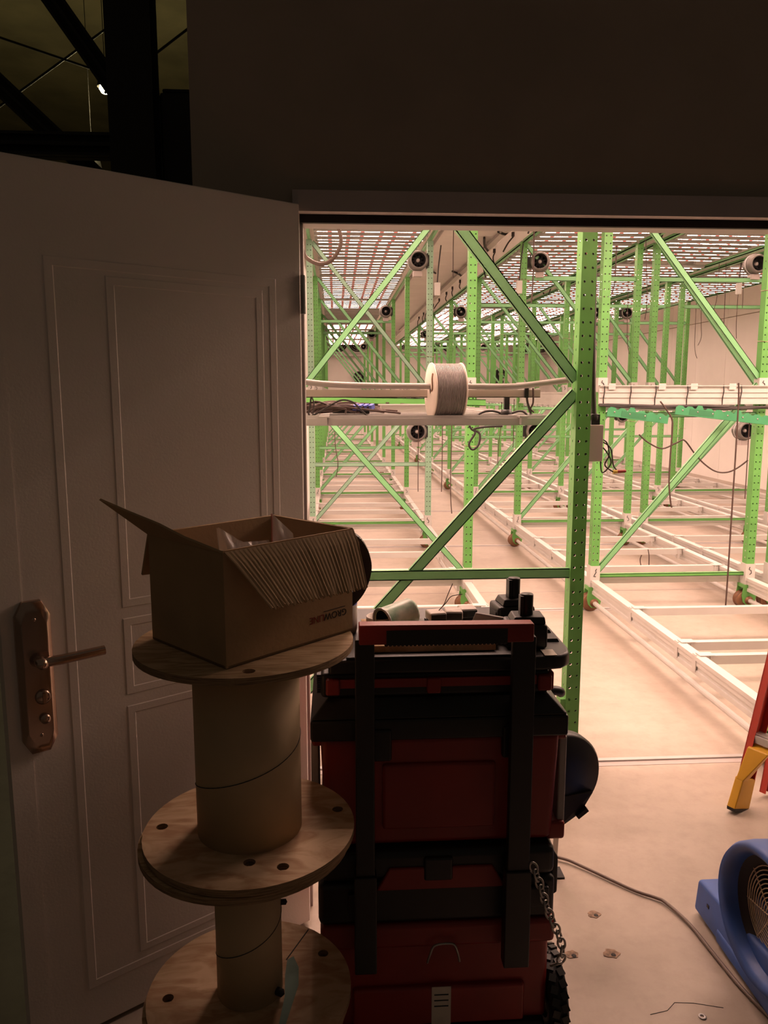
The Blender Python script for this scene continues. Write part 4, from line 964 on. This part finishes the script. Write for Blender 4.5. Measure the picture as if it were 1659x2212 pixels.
# tray top with hand holes
o_ = (.235, 1.86, .973)
t5_ = thing('tray_top', 'flat black tray top on the stack carrying cans, chargers and batteries', 'tray', o_)
ou = [(-.02, 0), (.46, 0), (.505, .008), (.528, .03), (.536, .07), (.536, .36), (.52, .40), (.48, .42), (.0, .42), (-.02, .40)]
mb = MB(); mb.prism([(p[0], p[1]) for p in ou], (0, TY, .975), (1, 0, 0), (0, 1, 0), .034); mb.build('slab', M['black'], t5_, org=o_, bevel=.008, seg=3)
mb = MB()
for y in (.10, .17, .24, .30): mb.hexa([(.490, TY + y, 1.0085), (.525, TY + y, 1.0085), (.525, TY + y + .045, 1.0085), (.490, TY + y + .045, 1.0085)], [(.494, TY + y + .004, 1.016), (.521, TY + y + .004, 1.016), (.521, TY + y + .041, 1.016), (.494, TY + y + .041, 1.016)])
mb.build('rib', M['black'], t5_, org=o_)
mb = MB(); mb.box(.02, .44, TY + .006, TY + .03, 1.009, 1.014); mb.build('front_lip', M['black'], t5_, org=o_, bevel=.002)
ZT = 1.0095
# odds and ends lying on the tray top
t = thing('wood_batten', 'brown wooden batten lying along the tray top under the pull handle', 'batten', (.22, 1.70, ZT + .004))
mb = MB(); mb.box(-.15, .14, -.015, .055, 0, .016); mb.build('plank', M['ply'], t, bevel=.002)
t = thing('torn_paper', 'crumpled brown paper piece on the tray top beside the batten', 'paper', (.325, 1.75, ZT + .022))
mb = MB(); q = random.Random(2); vs = [V((-.05 + .02 * i, -.03 + .02 * j, .012 * q.random() - .006)) for j in range(4) for i in range(6)]
mb.add(vs, [(j * 6 + i, j * 6 + i + 1, (j + 1) * 6 + i + 1, (j + 1) * 6 + i) for j in range(3) for i in range(5)]); f = mb.build('sheet', M['paper'], t, fix=False); so = f.modifiers.new('t', 'SOLIDIFY'); so.thickness = .0015
t = thing('food_can', 'open tin can with a printed wrapper lying on its side on the tray', 'can', (.143, 1.80, ZT + .053))
ax = V((.80, .55, .12)).normalized(); mb = MB(); mb.lathe(-ax * .045, ax, [(.028, .004), (.034, 0), (.0345, .004), (.0335, .008), (.0335, .082), (.0345, .086), (.030, .092), (.0005, .092)], 28); mb.build('wrapper', M['canw'], t)
mb = MB(); mb.lathe(-ax * .0445, ax, [(.0325, .002), (.032, .07), (.0005, .07)], 24); mb.build('inside', M['rubber'], t)
mb = MB(); mb.lathe(-ax * .045, ax, [(.031, .0), (.035, -.001), (.0355, .004), (.033, .006)], 28); mb.build('rim', M['alu'], t)
t = thing('lid_ring', 'pale round lid ring lying on the tray left of the can', 'lid', (.105, 1.835, ZT + .030))
mb = MB(); mb.lathe((0, 0, 0), (0, 0, 1), [(.0005, .004), (.030, .004), (.031, .016), (.034, .016), (.034, 0), (.0005, 0)], 28); mb.build('ring', M['reelw'], t)
mb = MB(); mb.box(-.045, .02, -.06, .03, -.026, 0); mb.build('pad', M['card'], t)
t = thing('crumpled_wrapper', 'crumpled clear wrapper on the tray right of the can', 'wrapper', (.197, 1.79, ZT + .03))
mb = MB(); q = random.Random(9); vs = [V((-.035 + .014 * i, -.02 + .014 * j, .03 * q.random() * (1 - abs(i - 2.5) / 3.2) - .004)) for j in range(4) for i in range(6)]
mb.add(vs, [(j * 6 + i, j * 6 + i + 1, (j + 1) * 6 + i + 1, (j + 1) * 6 + i) for j in range(3) for i in range(5)]); mb.build('film', M['clear'], t, fix=False)
mb = MB(); mb.box(-.03, .03, -.015, .02, -.028, -.008); mb.build('filling', M['paper'], t)
for i, (x, y, a) in enumerate([(.238, 1.79, .18), (.280, 1.80, -.05), (.318, 1.82, .1)]):
    t = thing('usb_charger', ['white charger block nearest the can, with two wires', 'white charger block in the middle of three', 'white charger block half behind the phone'][i], 'charger', (x, y, ZT + .045), 'white charger blocks', rot=(0, 0, a))
    mb = MB(); mb.box(-.021, .021, -.014, .03, -.0, .022); mb.build('casing', M['reelw'], t, bevel=.005, seg=3)
    mb = MB(); mb.box(-.018, .018, -.016, -.0138, .003, .019); mb.box(-.006, .006, -.0165, -.0158, .006, .013); mb.build('port_face', M['black'], t)
    mb = MB(); mb.box(-.022, .022, -.012, .03, -.045, 0.0); mb.build('spacer_box', M['black'], t)
mb = MB()
for pts in ([(.243, 1.80, ZT + .066), (.258, 1.81, ZT + .080), (.268, 1.82, ZT + .10), (.281, 1.83, ZT + .125)], [(.243, 1.80, ZT + .066), (.262, 1.81, ZT + .082), (.277, 1.82, ZT + .096), (.305, 1.83, ZT + .098)]): mb.tube(spline(pts, 5), .0011, 5)
tag(mb.build('thin_wires', M['wire']), 'two thin wires rising from the first charger block', 'wire')
t = thing('phone', 'dark phone with a scratched screen leaning among the chargers and batteries', 'phone', (.358, 1.785, ZT + .035), rot=(radians(-62), radians(12), radians(4)))
mb = MB(); mb.box(-.038, .038, -.03, .042, -.004, .004); mb.build('body', M['grey'], t, bevel=.003)
mb = MB(); mb.box(-.034, .034, -.028, .039, .0041, .0048); mb.build('screen', M['glass'], t)
def battery(label, x, y, z, s, yaw):
    t = thing('tool_battery', label, 'battery', (x, y, z), 'black tool batteries', rot=(0, 0, yaw))
    mb = MB(); mb.box(-.048 * s, .048 * s, -.036 * s, .045 * s, 0, .058 * s); mb.build('block', M['black'], t, bevel=.008, seg=3)
    mb = MB(); mb.hexa([(-.035 * s, -.030 * s, .058 * s), (.044 * s, -.030 * s, .058 * s), (.044 * s, .040 * s, .058 * s), (-.035 * s, .040 * s, .058 * s)], [(-.028 * s, -.024 * s, .074 * s), (.042 * s, -.024 * s, .074 * s), (.042 * s, .034 * s, .074 * s), (-.028 * s, .034 * s, .074 * s)]); mb.build('collar', M['black'], t, bevel=.003)
    mb = MB(); mb.lathe((.004 * s, .004, .074 * s), (0, 0, 1), [(.0155 * s, 0), (.0155 * s, .046 * s), (.0145 * s, .049 * s), (.0005, .049 * s)], 16); mb.box(-.014 * s, -.006 * s, -.012, .012, .074 * s, .120 * s); mb.build('stem', M['black'], t)
    mb = MB(); mb.box(-.050 * s, -.046 * s, -.02, .02, .018 * s, .042 * s); mb.box(.046 * s, .050 * s, -.02, .02, .018 * s, .042 * s); mb.build('release_clip', M['black'], t)
battery('black tool battery with an upright stem, farther and left of the other', .442, 1.885, ZT, 1.0, .1)
battery('black tool battery with an upright stem, nearest the tray corner', .437, 1.735, ZT, .985, -.05)
mb = MB(); mb.box(-.014, .014, -.02, .02, 0, .0015); o = mb.build('sticker', M['paper']); o.location = (.478, 1.672, ZT + .0002); tag(o, 'small pale sticker on the tray corner beside the battery', 'sticker')
# black strap and blue-capped bottle behind the box
mb = MB()
arc = spline([(.030, 1.86, 1.250), (.052, 1.85, 1.235), (.068, 1.85, 1.205), (.073, 1.85, 1.172), (.062, 1.85, 1.130), (.042, 1.85, 1.100), (.015, 1.85, 1.08)], 6)
for a, c in zip(arc[:-1], arc[1:]): mb.bar(a, c + (c - a) * .1, .03, .024, (c - a).cross(V((0, 1, 0))))
tag(mb.build('black_strap', M['black']), 'black curved strap showing behind the right side of the cardboard box', 'strap')
t = thing('spray_bottle', 'bottle with a blue shoulder peeping out behind the cardboard box', 'bottle', (.018, 1.86, ZT))
mb = MB(); mb.lathe((0, 0, 0), (0, 0, 1), [(.0005, 0), (.030, 0), (.032, .01), (.032, .085), (.022, .105), (.014, .11), (.014, .12), (.0005, .12)], 24); mb.build('body', M['hub'], t)
mb = MB(); mb.lathe((0, 0, .072), (0, 0, 1), [(.0325, 0), (.0325, .016), (.024, .034), (.015, .038)], 24); mb.build('blue_shoulder', M['bluelight'], t)
mb = MB(); mb.box(.036, .042, -.012, .012, .0, .02); mb.build('red_tab', M['red'], t)

# chain hanging down the right side
t = thing('chain', 'steel chain hanging down the right side of the low black case', 'chain', (.475, TY - .045, .40))
cp = spline([(.437, TY - .045, .535), (.452, TY - .045, .495), (.465, TY - .045, .455), (.480, TY - .045, .41), (.497, TY - .045, .372), (.511, TY - .045, .335), (.514, TY - .045, .300), (.505, TY - .04, .278), (.492, TY - .035, .272)], 12)
dist = [0]
for a, c in zip(cp[:-1], cp[1:]): dist.append(dist[-1] + (c - a).length)
LP = .0205; kk = int(dist[-1] / LP); link_prof = []
for i in range(kk):
    s_ = (i + .5) * LP; j = max(n_ for n_ in range(len(dist)) if dist[n_] <= s_); j = min(j, len(cp) - 2)
    c_ = cp[j].lerp(cp[j + 1], (s_ - dist[j]) / max(1e-6, dist[j + 1] - dist[j])); tg = (cp[j + 1] - cp[j]).normalized()
    sd = tg.cross(V((0, 1, 0))).normalized(); sd = sd if i % 2 == 0 else (V((0, 1, 0)) * .8 + sd * .6).normalized()
    mb = MB(); pts = [c_ + tg * (.0145 * cos(a)) * (1 if abs(cos(a)) < .9 else 1) + sd * (.0085 * sin(a)) for a in [2 * pi * n_ / 18 for n_ in range(18)]]
    mb.tube(pts, .0027, 7, True); mb.build('link', M['steel'], t, org=tuple(t.location))

# round black tool behind the right side of the stack
t = thing('round_guard', 'round black disc-shaped tool head behind the right side of the large toolbox', 'tool', (.665, 2.14, .47))
mb = MB(); nrm = V((.30, -.95, .05)).normalized(); mb.lathe((0, .0, 0), nrm, [(.0005, .016), (.118, .016), (.126, .006), (.128, -.02), (.122, -.03), (.0005, -.03)], 48); mb.build('disc', M['black'], t)
mb = MB(); mb.hexa([(-.02, -.03, -.16), (.06, .0, -.125), (.06, .02, -.125), (-.02, .0, -.16)], [(-.03, -.03, -.06), (.095, .0, -.06), (.095, .02, -.06), (-.03, .0, -.06)]); mb.bar((.045, -.01, -.13), (.075, -.01, -.105), .02, .012); mb.build('clip', M['rubber'], t)
mb = MB(); mb.bar((.0, -.02, -.125), (-.055, -.03, -.185), .016, .004, (0, 1, 0)); mb.bar((-.055, -.03, -.185), (-.12, -.03, -.468), .016, .006, (0, 1, 0)); mb.bar((.02, .08, -.02), (.05, .22, -.468), .016, .016); mb.build('strut', M['steel'], t)
mb = MB(); mb.box(-.15, -.09, -.05, .0, -.47, -.464); mb.box(.02, .08, .19, .25, -.47, -.464); mb.build('foot', M['rubber'], t)

# ------------------------------------------------------------------ step ladder at the right edge
t = thing('step_ladder', 'red fibreglass step ladder with yellow boots at the right edge', 'ladder', (1.53, 2.72, 0))
ld = V((.265, .155, 1)).normalized(); sdv = V((.5, -.866, 0)).normalized(); fw = sdv.cross(ld).normalized()
for q_ in (0, 1):
    base_ = sdv * (.46 * q_)
    mb = MB(); a = base_ + ld * .05; c = base_ + ld * 1.50
    mb.channel(a, c, .078, .028, sdv if q_ == 0 else -sdv); mb.build('side_rail', M['redbright'], t)
    mb = MB(); f0 = base_ - sdv * .006
    w1 = fw * .052; w2 = sdv * .034
    mb.hexa([f0 - w1 + up * .012, f0 - w1 + w2 + up * .012, f0 + w1 + w2 + up * .012, f0 + w1 + up * .012], [f0 - w1 * .86 + ld * .13, f0 - w1 * .86 + w2 + ld * .13, f0 + w1 * .86 + w2 + ld * .13, f0 + w1 * .86 + ld * .13])
    mb.hexa([f0 + w1 * .2 + ld * .12 + sdv * .004, f0 + w1 * .2 + w2 + ld * .12, f0 + w1 * .9 + w2 + ld * .12, f0 + w1 * .9 + ld * .12 + sdv * .004], [f0 + w1 * .3 + ld * .27 + sdv * .004 * 5, f0 + w1 * .3 + w2 + sdv * .07 + ld * .27, f0 + w1 * .9 + w2 + sdv * .07 + ld * .25, f0 + w1 * .9 + ld * .25 + sdv * .02])
    mb.build('boot', M['yellow'], t, bevel=.004)
    mb = MB(); mb.hexa([f0 - w1 * .95, f0 - w1 * .95 + w2, f0 + w1 * .95 + w2, f0 + w1 * .95], [f0 - w1 * .95 + up * .014, f0 - w1 * .95 + w2 + up * .014, f0 + w1 * .95 + w2 + up * .014, f0 + w1 * .95 + up * .014]); mb.build('rubber_foot', M['rubber'], t)
    mb = MB()
    for h_ in (.16, .285, .31, .59, .61): mb.lathe(base_ + ld * h_ - sdv * .0005 - fw * .02, -sdv, [(.0005, .003), (.006, .002), (.006, -.002)], 10)
    mb.build('rivet', M['steel'], t)
for i in range(4):
    p = ld * (.30 + .30 * i); mb = MB(); mb.bar(p - fw * .002, p + sdv * .46 - fw * .002, .078, .006, up); mb.bar(p - fw * .036 - up * .014, p + sdv * .46 - fw * .036 - up * .014, .006, .028, up); mb.bar(p + fw * .036 - up * .014, p + sdv * .46 + fw * .036 - up * .014, .006, .028, up)
    for s_ in (-.02, 0, .02): mb.bar(p + fw * s_ + up * .004, p + sdv * .46 + fw * s_ + up * .004, .006, .004, up)
    mb.build('step', M['alu'], t)
back = V((.866, .5, 0)) * .16
for q_ in (0, 1):
    mb = MB(); mb.channel(back * 1.15 + sdv * (.46 * q_) + up * .02, ld * 1.47 + sdv * (.46 * q_) + back * .3, .05, .025, sdv if q_ == 0 else -sdv); mb.build('rear_rail', M['redbright'], t)
mb = MB(); mb.bar(ld * 1.51 - sdv * .01, ld * 1.51 + sdv * .47, .12, .03); mb.build('top_cap', M['yellow'], t, bevel=.006)

# ------------------------------------------------------------------ blue carpet blower
t = thing('carpet_blower', 'blue carpet blower with a round wire grille on the floor at the right', 'blower', (1.16, 1.80, 0))
cx_, cy_, cz_, R_ = -.025, -.045, .262, .186
fa = V((-1, -.06, 0)).normalized()
mb = MB(); c0 = V((cx_, cy_, cz_))
mb.lathe(c0, fa, [(R_ * .80, .030), (R_ * .84, .060), (R_ * .95, .075), (R_, .060), (R_ * 1.01, .03), (R_ * .985, -.05), (R_ * 1.0, -.20), (R_ * .96, -.235), (R_ * .80, -.25), (.0005, -.25)], 56)
mb.build('shell', M['blue'], t)
mb = MB(); mb.lathe(c0, fa, [(R_ * .82, .035), (R_ * .62, .012), (R_ * .60, -.03), (R_ * .6, -.12), (.0005, -.12)], 48); mb.build('intake_cone', M['rubber'], t)
mb = MB(); mb.lathe(c0, fa, [(R_ * .80, .032), (R_ * .66, .016), (R_ * .655, .012), (R_ * .79, .027)], 48); mb.build('intake_ring', mat('dusty_black', (.09, .065, .045), .7, noise=.4, scale=12), t)
mb = MB()
u_ = V((0, 0, 1)); w_ = fa.cross(u_)
for i in range(11):
    rr_ = R_ * (.08 + .058 * i); mb.tube([c0 + fa * (.018 + .012 * (1 - i / 11)) + (u_ * cos(a) + w_ * sin(a)) * rr_ for a in [2 * pi * j / 40 for j in range(40)]], .0019, 5, True)
for i in range(8):
    a = pi * i / 4 + .2; mb.tube([c0 + fa * .030 + (u_ * cos(a) + w_ * sin(a)) * R_ * .06, c0 + fa * .018 + (u_ * cos(a) + w_ * sin(a)) * R_ * .70], .0022, 5)
mb.build('wire_grille', M['grille'], t)
mb = MB(); mb.lathe(c0 - fa * .03, fa, [(.0005, .012), (.04, .01), (.045, -.01)], 20)
for i in range(22):
    a = 2 * pi * i / 22; p = c0 - fa * .06 + (u_ * cos(a) + w_ * sin(a)) * R_ * .5; mb.bar(p, p - fa * .09, .022, .002, (u_ * cos(a + .6) + w_ * sin(a + .6)))
mb.build('fan_wheel', M['black'], t)
# outlet nozzle and base running away from the camera
mb = MB(); x0, x1 = -.065, .20
mb.hexa([(x0, -.10, .012), (x1, -.10, .012), (x1, .345, .012), (x0, .345, .012)], [(x0, -.10, .17), (x1, -.10, .17), (x1, .330, .122), (x0, .330, .122)]); mb.build('nozzle', M['blue'], t, bevel=.012, seg=3)
mb = MB(); mb.hexa([(x0 + .035, .06, .155), (x1 - .035, .06, .155), (x1 - .035, .25, .130), (x0 + .035, .25, .130)], [(x0 + .042, .07, .165), (x1 - .042, .07, .165), (x1 - .042, .24, .142), (x0 + .042, .24, .142)]); mb.build('raised_panel', M['blue'], t, bevel=.004)
mb = MB(); mb.hexa([(x0 + .004, -.25, .05), (x1, -.25, .05), (x1, .20, .05), (x0 + .004, .20, .05)], [(x0 + .03, -.17, .27), (x1 - .02, -.17, .27), (x1 - .02, .10, .24), (x0 + .03, .10, .24)]); mb.build('lower_body', M['blue'], t, bevel=.01)
mb = MB(); mb.box(x0 - .004, x1 + .004, -.26, .20, .010, .055); mb.build('base', M['blue'], t, bevel=.01)
mb = MB()
for x in (x0 + .02, x1 - .05):
    for y in (-.23, .20): mb.cyl((x + .015, y, 0), (x + .015, y, .014), .014, 12)
mb.build('rubber_foot', M['rubber'], t)
mb = MB(); mb.tube(spline([(.06, -.12, .42), (.06, -.08, .475), (.06, .0, .49), (.06, .07, .47), (.06, .11, .42)], 5), .014, 10); mb.build('carry_handle', M['blue'], t)
mb = MB(); mb.box(x0 - .0015, x0 + .01, .25, .262, .075, .085); mb.build('slot', M['rubber'], t)

# ------------------------------------------------------------------ small things on the floor
mb = MB(); mb.tube(spline([(.55, 2.52, .01), (.75, 2.434, .012), (.823, 2.376, .010), (.940, 2.252, .008), (1.0, 2.205, .009), (1.023, 2.177, .009), (1.052, 2.078, .008), (1.064, 1.95, .009), (1.076, 1.834, .008), (1.095, 1.737, .008), (1.14, 1.55, .008), (1.25, 1.40, .008), (1.38, 1.46, .008), (1.40, 1.62, .012)], 6), .0052, 8)
tag(mb.build('extension_cord', M['cableb']), 'dark power cord snaking across the floor to the blower', 'cord')
mb = MB(); mb.lathe((.931, 1.739, 0.0005), (0, 0, 1), [(.0045, 0), (.010, 0), (.010, .0022), (.0045, .0022), (.0045, 0)], 20); tag(mb.build('washer', M['alu']), 'small pale washer lying on the concrete', 'washer')
q = random.Random(6)
for i, (x, y, s_) in enumerate([(.784, 2.149, 1.0), (.777, 1.978, 1.15), (.663, 1.982, 1.0)]):
    mb = MB(); o_l = [(s_ * .021 * cos(a) * q.uniform(.75, 1.15), s_ * .016 * sin(a) * q.uniform(.7, 1.2)) for a in [2 * pi * j / 16 for j in range(16)]]
    mb.prism(o_l, (x, y, .0004), (1, 0, 0), (0, 1, 0), .0012)
    t = thing('anchor_hole', ['chipped anchor hole in the floor, farthest of three', 'chipped anchor hole in the floor, rightmost of three', 'chipped anchor hole in the floor, half behind the chain'][i], 'hole', (x, y, 0), 'chipped anchor holes')
    mb.build('chipped_patch', M['clay'], t, org=(x, y, 0))
    mb = MB(); mb.lathe((.004, -.006, .0012), (0, 0, 1), [(.0005, .0006), (.007, .0006), (.008, 0)], 12); mb.build('hole', M['ink'], t)
mb = MB()
pts = [(.80, 1.755, .0006), (.85, 1.765, .0006), (.88, 1.79, .0006), (.93, 1.785, .0006), (1.0, 1.765, .0006)]
for a, c in zip(pts[:-1], pts[1:]): mb.bar(a, c, .0011, .0008)
mb.build('crack', M['ink'], bpy.data.objects['floor'])
